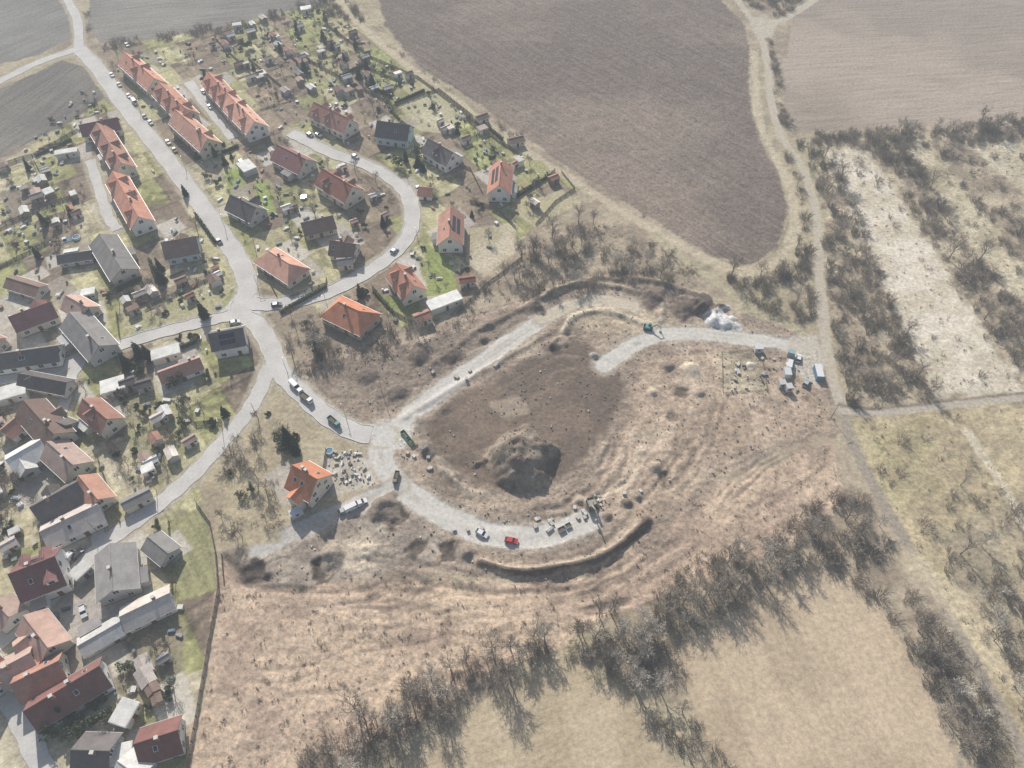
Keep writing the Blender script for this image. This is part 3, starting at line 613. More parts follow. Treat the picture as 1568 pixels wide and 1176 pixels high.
# ------------------------------------------------------------------ vegetation prototypes
def tilt(d,a,az):
    u=d.orthogonal().normalized(); w=d.cross(u); r=u*math.cos(az)+w*math.sin(az)
    return (d*math.cos(a)+r*math.sin(a)).normalized()
def bare_tree(name,seed,Ht,M1,M2,kids=(7,5,5,5),tw=.04):
    rs=random.Random(seed); b=MB()
    def twig(p,d,L,wd):
        u=d.orthogonal().normalized()*wd
        az=rs.random()*6.28; u=(Matrix.Rotation(az,3,d)@u)
        b.poly([p-u,p+u,p+d*L+Vector((rs.uniform(-.1,.1),rs.uniform(-.1,.1),0))*L],M2)
    def rec(p,d,L,r,l):
        m=p+d*L*.5; d2=tilt(d,rs.uniform(.05,.25),rs.random()*6.28); e=m+d2*L*.5
        b.tube(p,m,r,r*.75,M1,5 if l==0 else 3); b.tube(m,e,r*.75,r*.4,M1,5 if l==0 else 3)
        n=kids[l]
        for i in range(n):
            t=(.35 if l==0 else .25)+(.65 if l==0 else .75)*(i+rs.random())/n
            q=p+d*L*t if t<.5 else m+d2*L*(t-.5)
            nd=tilt(d2,rs.uniform(.45,.95),i*2.4+rs.random()*1.2); nd=(nd+Vector((0,0,.22))).normalized()
            nl=L*(.62-.25*t*(l==0))*rs.uniform(.7,1.1)
            if l<2: rec(q,nd,nl,r*.45,l+1)
            else:
                twig(q,nd,nl*1.3,tw)
                for k in range(kids[3]-2): twig(q+nd*nl*rs.uniform(.2,.8),tilt(nd,rs.uniform(.4,.9),rs.random()*6.28),nl*.8,tw*.8)
    rec(Vector((0,0,-.3)),tilt(Vector((0,0,1)),rs.uniform(0,.08),rs.random()*6),Ht*.62,Ht*.02,0)
    return b.mesh(name)
def bush(name,seed,Ht,wd,n,M):
    rs=random.Random(seed); b=MB()
    for i in range(n):
        az=rs.random()*6.28; r=rs.random()**.5*wd*.35; p=Vector((math.cos(az)*r,math.sin(az)*r,-.1))
        d=Vector((math.cos(az)*rs.uniform(.1,.8),math.sin(az)*rs.uniform(.1,.8),1)).normalized(); L=Ht*rs.uniform(.55,1.1)
        u=d.orthogonal().normalized()*.045; e=p+d*L; b.poly([p-u,p+u,e],M)
        for k in range(5):
            t=rs.uniform(.25,.95); q=p+d*L*t; nd=tilt(d,rs.uniform(.3,1.0),rs.random()*6.28); l=L*rs.uniform(.2,.45)
            u=nd.orthogonal().normalized()*.04; b.poly([q-u,q+u,q+nd*l],M)
            nd2=tilt(nd,.7,rs.random()*6.28); u=nd2.orthogonal().normalized()*.035; b.poly([q+nd*l*.4-u,q+nd*l*.4+u,q+nd*l*.4+nd2*l*.6],M)
    return b.mesh(name)
def conifer(name,seed,Ht,rad):
    rs=random.Random(seed); b=MB(); b.tube((0,0,-.3),(0,0,Ht*.97),Ht*.02,.02,M_bark,6)
    nl=int(Ht*2.6)
    for i in range(nl):
        t=(i+.5)/nl; z=Ht*(.1+.9*t); rr=rad*(1-t)**.8*rs.uniform(.8,1.15)+.15; n=int(7+18*(1-t))
        for k in range(n):
            az=rs.random()*6.28; r2=rr*rs.uniform(.6,1.1); d=Vector((math.cos(az),math.sin(az),0)); s=Vector((-d.y,d.x,0)); 
            p=Vector((0,0,z+rs.uniform(-.2,.2)))+d*r2*.15; mm=p+d*r2*.55+Vector((0,0,-r2*.12)); e=p+d*r2*.9+Vector((0,0,-r2*.42)); w=.16+.16*r2
            b.poly([p,mm-s*w,e],M_con); b.poly([p,e,mm+s*w+Vector((0,0,.1))],M_con)
    return b.mesh(name)
def leafy(name,seed,Ht,rad,M):
    rs=random.Random(seed); b=MB(); b.tube((0,0,-.3),(0,0,Ht*.6),.12,.05,M_bark,5)
    cs=[Vector((rs.gauss(0,rad*.42),rs.gauss(0,rad*.42),Ht*rs.uniform(.3,.85))) for _ in range(9)]
    for c in cs:
        b.tube((0,0,Ht*.25),tuple(c),.05,.02,M_bark,3)
        R0=rad*rs.uniform(.3,.5)
        for k in range(75):
            v=Vector((rs.gauss(0,1),rs.gauss(0,1),rs.gauss(0,.8))).normalized()*R0*rs.uniform(.55,1.1); p=c+v
            n=Vector((rs.gauss(0,1),rs.gauss(0,1),rs.gauss(0,1)+.6)).normalized(); u=n.orthogonal().normalized()*rs.uniform(.1,.22); w=n.cross(u)
            b.poly([p-u,p-w,p+u*1.3,p+w],M)
    return b.mesh(name)
BT=[bare_tree("bare_tree_crown_%d"%i,i+10,h,M_bark,M_twig) for i,h in enumerate((8,9.5,11,7))]
BW=[bare_tree("pale_tree_crown_%d"%i,i+40,h,M_white,M_white,tw=.055) for i,h in enumerate((8,10))]
BF=[bare_tree("fruit_tree_crown_%d"%i,i+60,h,M_bark,M_bark,kids=(7,5,4,4),tw=.035) for i,h in enumerate((4.2,5.2,6))]
BU=[bush("bush_%d"%i,i+20,h,w,n,M_twig) for i,(h,w,n) in enumerate(((1.9,2.6,28),(2.6,3.4,36),(1.3,2.2,22)))]
M_dry=mat("dry_grass_blades",(.42,.36,.28),.95,.3,rnd=.3,plain=True)
TU=[bush("tuft_%d"%i,i+80,.5,1.0,10,M_dry) for i in range(2)]
CO=[conifer("conifer_crown_%d"%i,i,h,r) for i,(h,r) in enumerate(((9,2.2),(7,1.6),(4.5,1.3)))]
LE=[leafy("evergreen_crown_%d"%i,i,h,r,M_leaf) for i,(h,r) in enumerate(((3,1.6),(4.2,2.2),(2,1.3)))]
def coll(name,meshes):
    c=bpy.data.collections.new(name)
    for i,m in enumerate(meshes): c.objects.link(bpy.data.objects.new("proto_%s_%02d"%(name,i),m))
    return c
def scatter(name,pts,meshes,smin,smax,wts=None):
    n=len(pts)
    if not n: return
    me=bpy.data.meshes.new(name); me.vertices.add(n)
    me.vertices.foreach_set("co",np.array([(x,y,H(x,y)) for x,y in pts],np.float32).ravel())
    for nm,tp,dat in (("sc",'FLOAT',[U(smin,smax) for _ in pts]),("rz",'FLOAT',[U(0,6.28) for _ in pts]),("ix",'INT',[random.randrange(len(meshes)) for _ in pts])):
        a=me.attributes.new(nm,tp,'POINT'); a.data.foreach_set("value",np.array(dat,np.float32 if tp=='FLOAT' else np.int32))
    o=link(bpy.data.objects.new(name,me)); ng=bpy.data.node_groups.new(name,'GeometryNodeTree')
    ng.interface.new_socket('Geometry',in_out='INPUT',socket_type='NodeSocketGeometry'); ng.interface.new_socket('Geometry',in_out='OUTPUT',socket_type='NodeSocketGeometry')
    N=ng.nodes;L=ng.links; gi=N.new('NodeGroupInput');go=N.new('NodeGroupOutput'); ip=N.new('GeometryNodeInstanceOnPoints'); ci=N.new('GeometryNodeCollectionInfo')
    ci.inputs['Collection'].default_value=coll(name,meshes); ci.inputs['Separate Children'].default_value=True; ci.inputs['Reset Children'].default_value=True
    def at(nm,t):
        x=N.new('GeometryNodeInputNamedAttribute'); x.data_type=t; x.inputs['Name'].default_value=nm; return x.outputs['Attribute']
    cx=N.new('ShaderNodeCombineXYZ'); L.new(at("rz",'FLOAT'),cx.inputs[2]); er=N.new('FunctionNodeEulerToRotation'); L.new(cx.outputs[0],er.inputs[0])
    ip.inputs['Pick Instance'].default_value=True
    L.new(gi.outputs[0],ip.inputs['Points']); L.new(ci.outputs[0],ip.inputs['Instance']); L.new(at("ix",'INT'),ip.inputs['Instance Index']); L.new(er.outputs[0],ip.inputs['Rotation']); L.new(at("sc",'FLOAT'),ip.inputs['Scale'])
    L.new(ip.outputs[0],go.inputs[0]); md=o.modifiers.new("instances",'NODES'); md.node_group=ng
def dens(poly,perm2,gap=.45,gs=9,seed=0):
    P=GP(poly); A=np.array(P); lo,hi=A.min(0),A.max(0); n=int((hi[0]-lo[0])*(hi[1]-lo[1])*perm2)
    x=np.random.uniform(lo[0],hi[0],n);y=np.random.uniform(lo[1],hi[1],n)
    k=inside(x,y,P)&(fbm(x,y,gs,3,seed+50)>gap); x,y=x[k],y[k]
    i=np.clip(np.searchsorted(ys,y),0,NY-1); j=np.clip(np.searchsorted(xs,x),0,NX-1); k=NOGO[i,j]<.5
    return list(zip(x[k].tolist(),y[k].tolist()))
T_E=[(1215,212),(1265,215),(1305,300),(1350,420),(1400,540),(1425,612),(1300,622),(1270,520),(1262,400),(1240,280)]
T_W=[(1200,205),(1222,250),(1246,330),(1250,420),(1255,500),(1180,480),(1110,430),(1130,418),(1180,408),(1205,380),(1222,340),(1212,280)]
T_N=[(1165,60),(1182,60),(1195,150),(1215,205),(1190,205),(1172,130)]
T_N2=[(1100,-40),(1160,20),(1260,-30),(1250,-60)]
T_S=[(1190,820),(1250,850),(1190,890),(1100,945),(1030,1000),(890,1010),(760,1050),(640,1140),(600,1176),(440,1240),(440,1160),(560,1080),(720,1010),(880,950),(960,925),(1080,850)]
T_M=[(890,970),(1010,960),(1035,1010),(1070,1100),(1130,1200),(1050,1200),(1000,1100),(930,1030)]
T_SE=[(1200,800),(1290,750),(1330,770),(1370,850),(1440,960),(1500,1050),(1560,1200),(1490,1200),(1420,1050),(1340,920),(1250,860)]
T_R=[(1440,860),(1568,770),(1700,800),(1700,1100),(1600,1176),(1500,960)]
T_T=[(1240,203),(1350,198),(1568,180),(1800,170),(1800,205),(1568,212),(1480,225),(1380,232),(1270,225)]
T_D=[(1330,225),(1390,230),(1440,300),(1500,390),(1600,500),(1600,600),(1560,590),(1500,490),(1440,395),(1380,300)]
T_D2=[(1430,225),(1500,250),(1600,360),(1700,480),(1700,560),(1560,420)]
T_NW=[(770,400),(860,340),(960,345),(1050,400),(1090,440),(960,435),(850,450),(760,475),(650,520),(560,560),(470,590),(430,530),(480,515),(620,500),(690,490),(740,430)]
T_L=[(410,570),(450,620),(430,680),(430,760),(420,840),(350,840),(320,780),(340,700),(385,640)]
bushes=[];trees=[]
bushes+=dens(T_E,.17,.36,8,1)+dens(T_W,.2,.34,8,2)+dens(T_N,.3,.3,8,3)+dens(T_S,.15,.33,10,4)+dens(T_M,.18,.33,10,5)+dens(T_SE,.2,.3,10,6)+dens(T_R,.07,.44,12,7)+dens(T_T,.2,.35,9,8)+dens(T_D,.16,.4,9,9)+dens(T_D2,.1,.43,9,10)+dens(T_NW,.09,.42,7,11)+dens(T_L,.06,.42,7,12)+dens(T_N2,.25,.3,9,13)
bushes+=dens([(470,-40),(530,0),(580,55),(700,148),(560,45),(500,20)],.25,.3,8,14)+dens([(570,52),(640,105),(790,205),(940,300),(1030,350),(1020,365),(930,318),(780,222),(630,115)],.04,.5,6,15)+dens([(1300,640),(1568,620),(1800,600),(1800,900),(1400,840)],.015,.4,8,16)
bushes+=dens([(1270,210),(1568,190),(1700,190),(1700,600),(1430,612),(1300,628)],.014,.45,8,36)
bushes+=dens([(1170,-40),(1240,-40),(1215,25),(1190,40)],.25,.3,9,33)+dens([(130,10),(150,66),(350,38),(500,0),(500,14),(360,50),(160,78),(128,50)],.12,.4,6,34)
trees+=dens(T_S,.07,.33,10,4)+dens(T_M,.045,.34,10,5)+dens(T_SE,.034,.34,10,6)+dens(T_E,.014,.4,8,1)+dens(T_W,.018,.4,8,2)+dens(T_R,.014,.43,12,7)+dens(T_T,.02,.4,9,8)+dens(T_NW,.011,.46,7,11)+dens(T_D,.006,.45,9,9)+dens([(1320,650),(1568,640),(1568,780),(1440,840)],.0022,.4,9,35)
trees+=dens([(740,440),(800,380),(880,330),(900,370),(820,430)],.03,.4,7,17)
scatter("bare_bush_thicket",bushes,BU,.6,1.35)
scatter("bare_tree_grove",trees,BT,.55,1.1)
scatter("pale_tree_grove",dens(T_S,.018,.35,10,24)+dens(T_M,.02,.36,10,25)+dens(T_R,.012,.4,10,26)+dens(T_L,.008,.4,8,27)+dens(T_NW,.005,.4,8,28)+dens(T_SE,.01,.4,8,29),BW,.5,1.0)
tuf=dens(MEAD,.14,.36,6,41)+dens([(1300,640),(1568,615),(1800,600),(1800,1200),(1560,1200),(1400,860)],.08,.4,6,42)+dens([(1270,210),(1568,190),(1700,190),(1700,600),(1430,612),(1300,628)],.05,.44,6,43)+dens(T_NW,.15,.4,6,44)
scatter("dry_grass_tufts",tuf,TU,.6,1.5)
print("bushes",len(bushes),"trees",len(trees),"tufts",len(tuf))
def stone(name,seed,m):
    rs=random.Random(seed); b=MB(); P=[]
    for zz,k in ((0,1),(.6,.7)):
        for a in range(4): t=a*1.57+rs.uniform(-.4,.4); r=k*rs.uniform(.35,.6); P.append((math.cos(t)*r,math.sin(t)*r,zz*rs.uniform(.6,1.1)-.1))
    b.hexa(P,m); return b.mesh(name)
ST=[stone("stone_%d"%i,i,mat("rubble_stone",(.5,.46,.4),.9,.3,rnd=.35,plain=True)) for i in range(4)]
SD=[stone("clod_%d"%i,i+9,mat("soil_clod",(.26,.215,.175),.95,.3,rnd=.4,plain=True)) for i in range(4)]
def raw(poly,perm2):
    P=GP(poly);A=np.array(P); lo,hi=A.min(0),A.max(0); n=int((hi[0]-lo[0])*(hi[1]-lo[1])*perm2); x=np.random.uniform(lo[0],hi[0],n);y=np.random.uniform(lo[1],hi[1],n); k=inside(x,y,P); return list(zip(x[k].tolist(),y[k].tolist()))
scatter("rubble_stones",dens(SITE,.06,.5,6,51)+dens([(500,690),(570,690),(580,740),(500,760)],.4,.3,4,53)+dens([(1090,545),(1220,540),(1230,600),(1110,605)],.12,.4,4,54)+dens([(700,780),(900,770),(900,810),(760,812)],.15,.4,4,55),ST,.25,.85)
scatter("soil_clods",dens(SITE,.11,.47,5,61)+raw([(760,670),(830,665),(840,705),(800,725),(760,715)],.5),SD,.25,.8)
def plant(kind,mesh,x,y,s):
    o=bpy.data.objects.new(kind,mesh); o.location=(x,y,H(x,y)); o.scale=(s,s,s*U(.9,1.1)); o.rotation_euler=(0,0,U(0,6.28)); link(o)
for px,py,i,s in [(445,682,0,1.0),(455,695,1,.9),(315,487,1,1.1),(230,550,1,1),(198,565,0,.8),(640,255,2,1.3),(622,248,1,.8),(330,240,1,.8),(562,108,1,.9),(188,608,2,1),(648,262,2,1),(345,252,2,1),(70,345,1,.9),(285,300,1,.8),(550,120,2,1.4),(430,80,1,.8),(105,1095,1,.9),(215,545,2,1.4),(345,635,2,1),(455,48,1,.8),(495,60,2,1.2),(700,205,2,1),(110,330,2,1),(545,75,1,.8),(60,395,1,.8)]:
    x,y=G(px,py); plant("conifer_tree",CO[i],x,y,s)
for px,py in [(95,1095),(120,1105),(75,1112),(150,1080),(110,1120),(160,1100),(270,590),(245,625),(560,450),(640,240),(610,255),(440,690),(450,672),(430,678),(580,170),(325,650),(300,520),(500,70),(380,75),(205,555),(215,570),(85,1120),(130,1120)]:
    x,y=G(px,py); plant("evergreen_shrub",random.choice(LE),x,y,U(.8,1.3))
GT=GARD+[([(170,610),(300,600),(330,680),(260,760),(180,720)],0),([(340,600),(420,620),(420,840),(330,840)],0),([(430,480),(560,500),(520,560),(440,560)],0)]
for P,n in GT:
    k={46:40,16:14,10:11}.get(n,10)
    for x,y in sample(P,k,pad=.3): plant("bare_fruit_tree",random.choice(BF),x,y,U(.7,1.2))
    for x,y in sample(P,int(k*.4),pad=.3): plant("evergreen_shrub",random.choice(LE),x,y,U(.35,.85))
VW=[(180,90),(500,20),(850,270),(720,420),(600,500),(400,460),(250,760),(300,1000),(270,1170),(0,1170),(0,260)]
for x,y in sample(VW,130,pad=.0): plant("bare_fruit_tree",random.choice(BF),x,y,U(.6,1.2))
for x,y in sample(VW,65,pad=.0): plant("evergreen_shrub",random.choice(LE),x,y,U(.35,.9))
for x,y in sample(VW,14,pad=.2): plant("conifer_tree",random.choice(CO),x,y,U(.5,.9))
# garden clutter (one object)
b=MB(); cm=[mat("clutter_%d"%i,c,.7,.2) for i,c in enumerate([(.7,.68,.65),(.35,.33,.3),(.2,.24,.3),(.35,.2,.15),(.2,.24,.2),(.5,.45,.35),(.14,.13,.12),(.8,.8,.8)])]
pts=[(p,1.0) for p in sample(VW,480,pad=-.8)]+[(p,.6) for p in sample([(505,690),(560,690),(572,735),(512,750)],44)]+[(p,.6) for p in sample([(1120,545),(1220,540),(1225,600),(1120,600)],30)]+[(p,.6) for p in sample([(880,760),(925,755),(930,790),(890,800)],9)]
for (x,y),q in pts:
    m=random.choice(cm if q>.9 else cm[:2]+cm[5:7]); z=H(x,y); r=U(0,3.14)
    k=random.randrange(3)
    if k==0:
        for j in range(4): b.box(x+U(-.1,.1),y+U(-.1,.1),z+.1+j*.16,q*U(1,2.4),q*U(.5,1),.14,m,r+U(-.1,.1))
    elif k==1: b.tube((x,y,z),(x,y,z+.9*q),.35*q,.38*q,m,8,True)
    else: b.box(x,y,z+.35*q,q*U(.8,1.6),q*U(.7,1.3),.8*q,m,r,.8); b.box(x,y,z+.78*q,1.3*q,1.1*q,.06,random.choice(cm),r)
b.obj("garden_clutter")
b=MB(); ms=mat("bed_soil",(.16,.13,.1),.95,.3)
for P,n in GARD[:2]+GARD[3:4]:
    for x,y in sample(P,n,pad=-.3):
        L=U(3,6); rz=al+random.choice((0,1.57)); b.box(x,y,.06,L,1.2,.3,M_wood,rz); b.box(x,y,.12,L-.2,1.0,.24,ms,rz)
b.obj("garden_beds")
M_fence=mat("fence_wood_dark",(.2,.17,.14),.9,.3)
def fence(Ppx,h=1.4,name="garden_fence",m=M_fence,k_=6):
    P=GP(Ppx); b=MB()
    for (ax,ay),(bx,by) in zip(P[:-1],P[1:]):
        L=math.hypot(bx-ax,by-ay); n=max(1,int(L/2.4)); rz=math.atan2(by-ay,bx-ax)
        for i in range(n):
            t=(i+.5)/n; x=ax+(bx-ax)*t;y=ay+(by-ay)*t; zz=H(x,y)
            b.box(ax+(bx-ax)*i/n,ay+(by-ay)*i/n,zz+h/2,.12,.12,h+.2,m,rz)
            for k in range(k_): 
                tt=(i+(k+.5)/6)/n; b.box(ax+(bx-ax)*tt,ay+(by-ay)*tt,zz+h/2,L/n/6*.6,.03,h,m,rz)
            b.box(x,y,zz+h*.8,L/n,.06,.08,m,rz); b.box(x,y,zz+h*.25,L/n,.06,.08,m,rz)
    b.obj(name)
for P in [[(300,768),(322,800),(332,850),(336,900),(322,980),(305,1080),(288,1176)],[(570,440),(600,478),(640,500),(700,455),(715,440)],[(780,305),(840,272),(850,262)],[(715,185),(740,205),(720,215)],[(600,165),(672,138),(725,180)],[(225,470),(345,418)],[(180,482),(185,522)],
  [(260,800),(266,920)],[(385,355),(395,400),(425,455)],[(445,455),(500,436),(500,425)],[(640,120),(700,165),(760,215),(800,240)],[(50,240),(120,200)],[(52,245),(70,280),(80,310)],[(0,255),(50,240)],[(430,70),(520,120),(600,160)],[(380,90),(450,150)],[(330,60),(400,130)],[(500,40),(570,90),(640,120)],
  [(700,480),(740,440),(800,395)],[(150,700),(185,800)],[(270,620),(300,650),(340,645)],[(660,240),(720,260),(740,300)],[(560,105),(610,125),(590,160)],[(720,310),(760,320),(790,350)],[(0,350),(60,320),(120,300)],[(0,410),(80,370)],[(340,850),(345,900)],[(860,265),(880,290),(850,310),(820,345)],[(500,690),(490,760)]]:
    fence(P,U(1.0,1.5))
fence([(1105,540),(1165,536),(1175,598),(1107,602),(1105,540)],.6,m=M_wood,k_=0)
def hedge(Ppx,h=1.7,w=1.1,M=M_con):
    P=GP(Ppx); b=MB()
    for (ax,ay),(bx,by) in zip(P[:-1],P[1:]):
        L=math.hypot(bx-ax,by-ay); rz=math.atan2(by-ay,bx-ax); b.box((ax+bx)/2,(ay+by)/2,h*.42,L,w*.6,h*.84,M,rz)
        for i in range(int(L*55)):
            t=R(); p=Vector((ax+(bx-ax)*t+U(-w,w)*.5,ay+(by-ay)*t+U(-w,w)*.5,U(.1,h))); n=Vector((U(-1,1),U(-1,1),U(-.3,1))).normalized(); u=n.orthogonal().normalized()*U(.1,.22); ww=n.cross(u); b.poly([p-u,p-ww,p+u,p+ww],M)
    b.obj("hedge")
for P in [[(300,238),(345,222)],[(298,245),(350,232),(365,225)],[(790,303),(842,270)],[(572,445),(602,480)],[(560,130),(600,150)],[(165,455),(215,430)],[(250,545),(300,525)],[(430,480),(500,440)],[(740,190),(770,215)],[(605,160),(650,140)],[(230,400),(240,430)],[(520,120),(560,100)],[(55,240),(110,215)],[(595,165),(612,185)],[(300,330),(330,372)]]:
    hedge(P,U(1.2,1.8),1.0,random.choice([M_con,M_leaf]))
def pool(px,py,rx,ry,rz,rnd):
    x,y=G(px,py); e=bpy.data.objects.new("swimming_pool",None); e.location=(x,y,0); e.rotation_euler=(0,0,rz); link(e); b=MB(); wt=mat("pool_water",(.1,.24,.34),.1,.1,spec=.6)
    n=20 if rnd else 4; pts=[]
    for i in range(n):
        t=2*math.pi*(i+.5)/n; k=1 if rnd else 1.414; pts.append((math.cos(t)*rx*k,math.sin(t)*ry*k))
    h=.8 if rnd else .25
    b.poly([(p[0],p[1],h-.12) for p in pts],wt); b.obj("water",parent=e); b=MB()
    for i in range(n):
        p,q=pts[i],pts[(i+1)%n]; k=1+.12/max(rx,.1)*1.5
        b.hexa([(p[0],p[1],-.1),(q[0],q[1],-.1),(q[0]*k,q[1]*k,-.1),(p[0]*k,p[1]*k,-.1),(p[0],p[1],h),(q[0],q[1],h),(q[0]*k,q[1]*k,h),(p[0]*k,p[1]*k,h)],M_kerb)
    b.obj("rim",parent=e)
for q in [(58,501,3.4,1.7,.1,0),(505,692,.95,.95,0,1),(465,303,1.1,1.1,0,1),(108,366,2.4,1.1,.5,0),(118,365,1.1,1.1,0,1)]: pool(*q)
# ------------------------------------------------------------------ vehicles
VS=.78
def car(px,py,tx,ty,col,van=False,name=None):
    x,y=G(px,py);x2,y2=G(tx,ty); rz=math.atan2(y2-y,x2-x)
    cn="car_paint_%d_%d_%d"%tuple(int(c*100) for c in col); pm=mat(cn,col,.3,.04,spec=.6); b=MB()
    L,w=(5.4,2.0) if van else (4.4,1.8)
    if van:
        prof=[(-2.7,.35),(2.6,.35),(2.7,.9),(2.3,1.2),(1.5,2.2),(-2.65,2.3)]; cab=None
    else:
        prof=[(-2.2,.35),(2.15,.35),(2.2,.7),(1.1,.95),(.35,1.42),(-1.4,1.45),(-2.1,1.0)]
    n=len(prof)
    for s in (-1,1):
        P=[(p[0],s*w/2*(1 if p[1]<1 else .88),p[1]) for p in prof]; b.poly(P if s<0 else P[::-1],pm)
    for i in range(n):
        p,q=prof[i],prof[(i+1)%n]; kp=1 if p[1]<1 else .88; kq=1 if q[1]<1 else .88
        glass=(not van and i in (3,5)) or (van and i==3)
        b.poly([(p[0],-w/2*kp,p[1]),(p[0],w/2*kp,p[1]),(q[0],w/2*kq,q[1]),(q[0],-w/2*kq,q[1])],M_glass if glass else pm)
    for s in (-1,1):
        if van: b.poly([(1.0,s*.95,1.25),(2.0,s*.96,1.25),(1.45,s*.91,1.95),(1.0,s*.91,1.95)],M_glass)
        else: b.poly([(-1.7,s*.87,1.0),(.95,s*.87,1.0),(.35,s*.815,1.36),(-1.3,s*.815,1.36)],M_glass)
        for wx in (-L*.3,L*.31): b.tube((wx,s*(w/2-.2),.33),(wx,s*(w/2+.02),.33),.33,.33,M_tyre,12,True)
        b.box(L/2-.06,s*w*.36,.68,.1,.3,.15,M_frame); b.box(-L/2+.03,s*w*.38,.75,.08,.22,.2,mat("tail_lamp",(.3,.02,.02),.4,.05)); 
    b.obj(name or ("parked_van" if van else "parked_car"),(x,y,max(.06,H(x,y))),rz,sc_=VS)
W=(.75,.75,.75);S=(.45,.46,.47);Bk=(.05,.05,.055);Bl=(.08,.14,.25);Rd=(.55,.04,.04)
for q in [(172,116,186,134,W),(183,131,198,150,S),(198,148,210,163,W),(207,158,219,173,W,True),(222,180,235,196,Bk),(231,189,243,204,S),(258,219,270,234,W),(268,231,279,246,Bk),(336,371,345,382,Bk),(424,468,440,466,Bk),(544,241,556,246,S),(640,290,644,300,W),(452,592,460,600,W,True),(461,601,469,609,W),(540,778,556,770,W,True),(528,783,544,776,S),(553,771,566,765,W),(783,829,800,832,Rd),(129,937,132,950,W),(108,855,118,845,W,True),(195,70,205,82,S),(370,250,380,262,W),(604,385,615,375,S),(488,208,500,214,W),(475,208,487,214,Bk),(360,495,372,492,S),(300,520,310,518,W),(1222,550,1224,540,W),(120,850,130,840,Bk),(322,165,330,175,W),(312,142,320,152,Bk),(738,818,750,824,W),(1208,560,1210,550,W,True),(1234,588,1240,580,S)]:
    car(*q)
def truck(px,py,tx,ty,cab,bed,name="dump_truck",k=.66):
    x,y=G(px,py);x2,y2=G(tx,ty); rz=math.atan2(y2-y,x2-x); b=MB(); pc=mat("truck_cab_%d"%int(cab[0]*99),cab,.4,.05); pb=mat("truck_bed_%d_%d"%(int(bed[0]*99),int(bed[1]*99)),bed,.6,.15)
    b.box(0,0,.85,7.2,1.0,.3,M_tyre); b.box(2.7,0,1.9,1.9,2.3,2.0,pc,0,.88); b.box(3.62,0,2.25,.08,1.9,.8,M_glass)
    for s in (-1,1): b.box(2.8,s*1.1,2.3,.9,.1,.7,M_glass)
    b.box(-1.2,0,1.15,5.2,2.35,.15,pb)
    for s in (-1,1): b.box(-1.2,s*1.15,1.75,5.2,.1,1.1,pb)
    b.box(1.35,0,1.85,.1,2.3,1.3,pb); b.box(-3.8,0,1.7,.1,2.3,1.0,pb); b.box(-1.2,0,1.5,4.8,2.1,.5,ms,0,.7)
    for s in (-1,1):
        for wx in (2.6,-1.6,-2.8): b.tube((wx,s*.85,.5),(wx,s*1.18,.5),.5,.5,M_tyre,14,True)
    b.obj(name,(x,y,H(x,y)+.05),rz,sc_=k)
truck(512,648,526,660,(.1,.22,.22),(.1,.24,.22),k=.6); truck(470,612,482,622,W,(.35,.35,.33)); truck(607,733,604,745,(.2,.18,.12),(.2,.19,.16),k=.5)
def excavator(px,py,rz,col,k=.66):
    x,y=G(px,py); z=H(x,y); e=bpy.data.objects.new("excavator",None); e.location=(x,y,z); e.rotation_euler=(0,0,rz); e.scale=(k,k,k); link(e); pm=mat("excavator_paint_%d"%int(col[0]*100),col,.5,.15)
    b=MB()
    for s in (-1,1):
        b.box(0,s*1.1,.5,3.6,.55,.75,M_tyre,0,1.1,1)
        for j in range(-3,4): b.tube((j*.5,s*.8,.35),(j*.5,s*1.42,.35),.25,.25,M_steel,8,True)
    b.obj("tracks",parent=e); b=MB(); b.box(-.5,0,1.5,3.2,2.4,.9,pm,0,.94); b.box(-1.7,0,1.6,.7,2.3,1.0,M_tyre,0,.9); b.box(.6,.7,2.3,1.5,.95,1.5,pm,0,.85); b.box(.68,.7,2.35,1.5,.8,1.0,M_glass,0,.85); b.obj("cab_and_body",parent=e)
    b=MB(); b.tube((.9,-.3,1.8),(3.4,-.3,4.1),.3,.25,pm,4,True); b.tube((3.4,-.3,4.1),(5.4,-.3,3.6),.25,.2,pm,4,True); b.tube((5.4,-.3,3.7),(5.9,-.3,1.3),.2,.15,pm,4,True); b.tube((1.6,-.3,1.6),(3.4,-.3,3.4),.1,.1,M_steel,6); b.obj("boom_arm",parent=e)
    b=MB(); b.box(5.6,-.3,.8,.9,1.1,.9,M_steel,0,.6,1); b.obj("bucket",parent=e)
excavator(905,778,-1.3,(.34,.32,.26),.8); excavator(992,503,-.3,(.1,.3,.28),.7)
def container(px,py,rz,L,col,name="site_container",roof=None):
    x,y=G(px,py); b=MB(); m=mat("container_%d_%d"%(int(col[0]*100),int(col[2]*100)),col,.6,.12); b.box(0,0,1.3,L,2.4,2.5,m); rm=roof or m
    b.box(0,0,2.62,L+.1,2.5,.12,rm)
    n=int(L/.5)
    for s in (-1,1):
        for i in range(n): b.box(-L/2+(i+.5)*L/n,s*1.22,1.3,.2,.06,2.2,m)
    b.box(L/2+.02,0,1.2,.08,1.8,2.1,M_steel); b.box(0,-1.24,1.6,1.0,.06,.8,M_glass); b.obj(name,(x,y,H(x,y)+.05),rz,sc_=.8)
wr=mat("white_container_roof",(.7,.7,.7),.6,.06)
container(1251,574,1.5,6,(.15,.3,.42),roof=wr); container(1204,574,1.5,3.5,(.6,.6,.6)); container(1196,590,.1,2.4,(.5,.5,.48)); container(1206,597,.1,2.2,(.55,.55,.53)); container(1160,537,0,3,(.6,.6,.6)); container(1210,545,1.2,2,(.3,.4,.4)); container(455,788,.6,4,(.6,.62,.65))
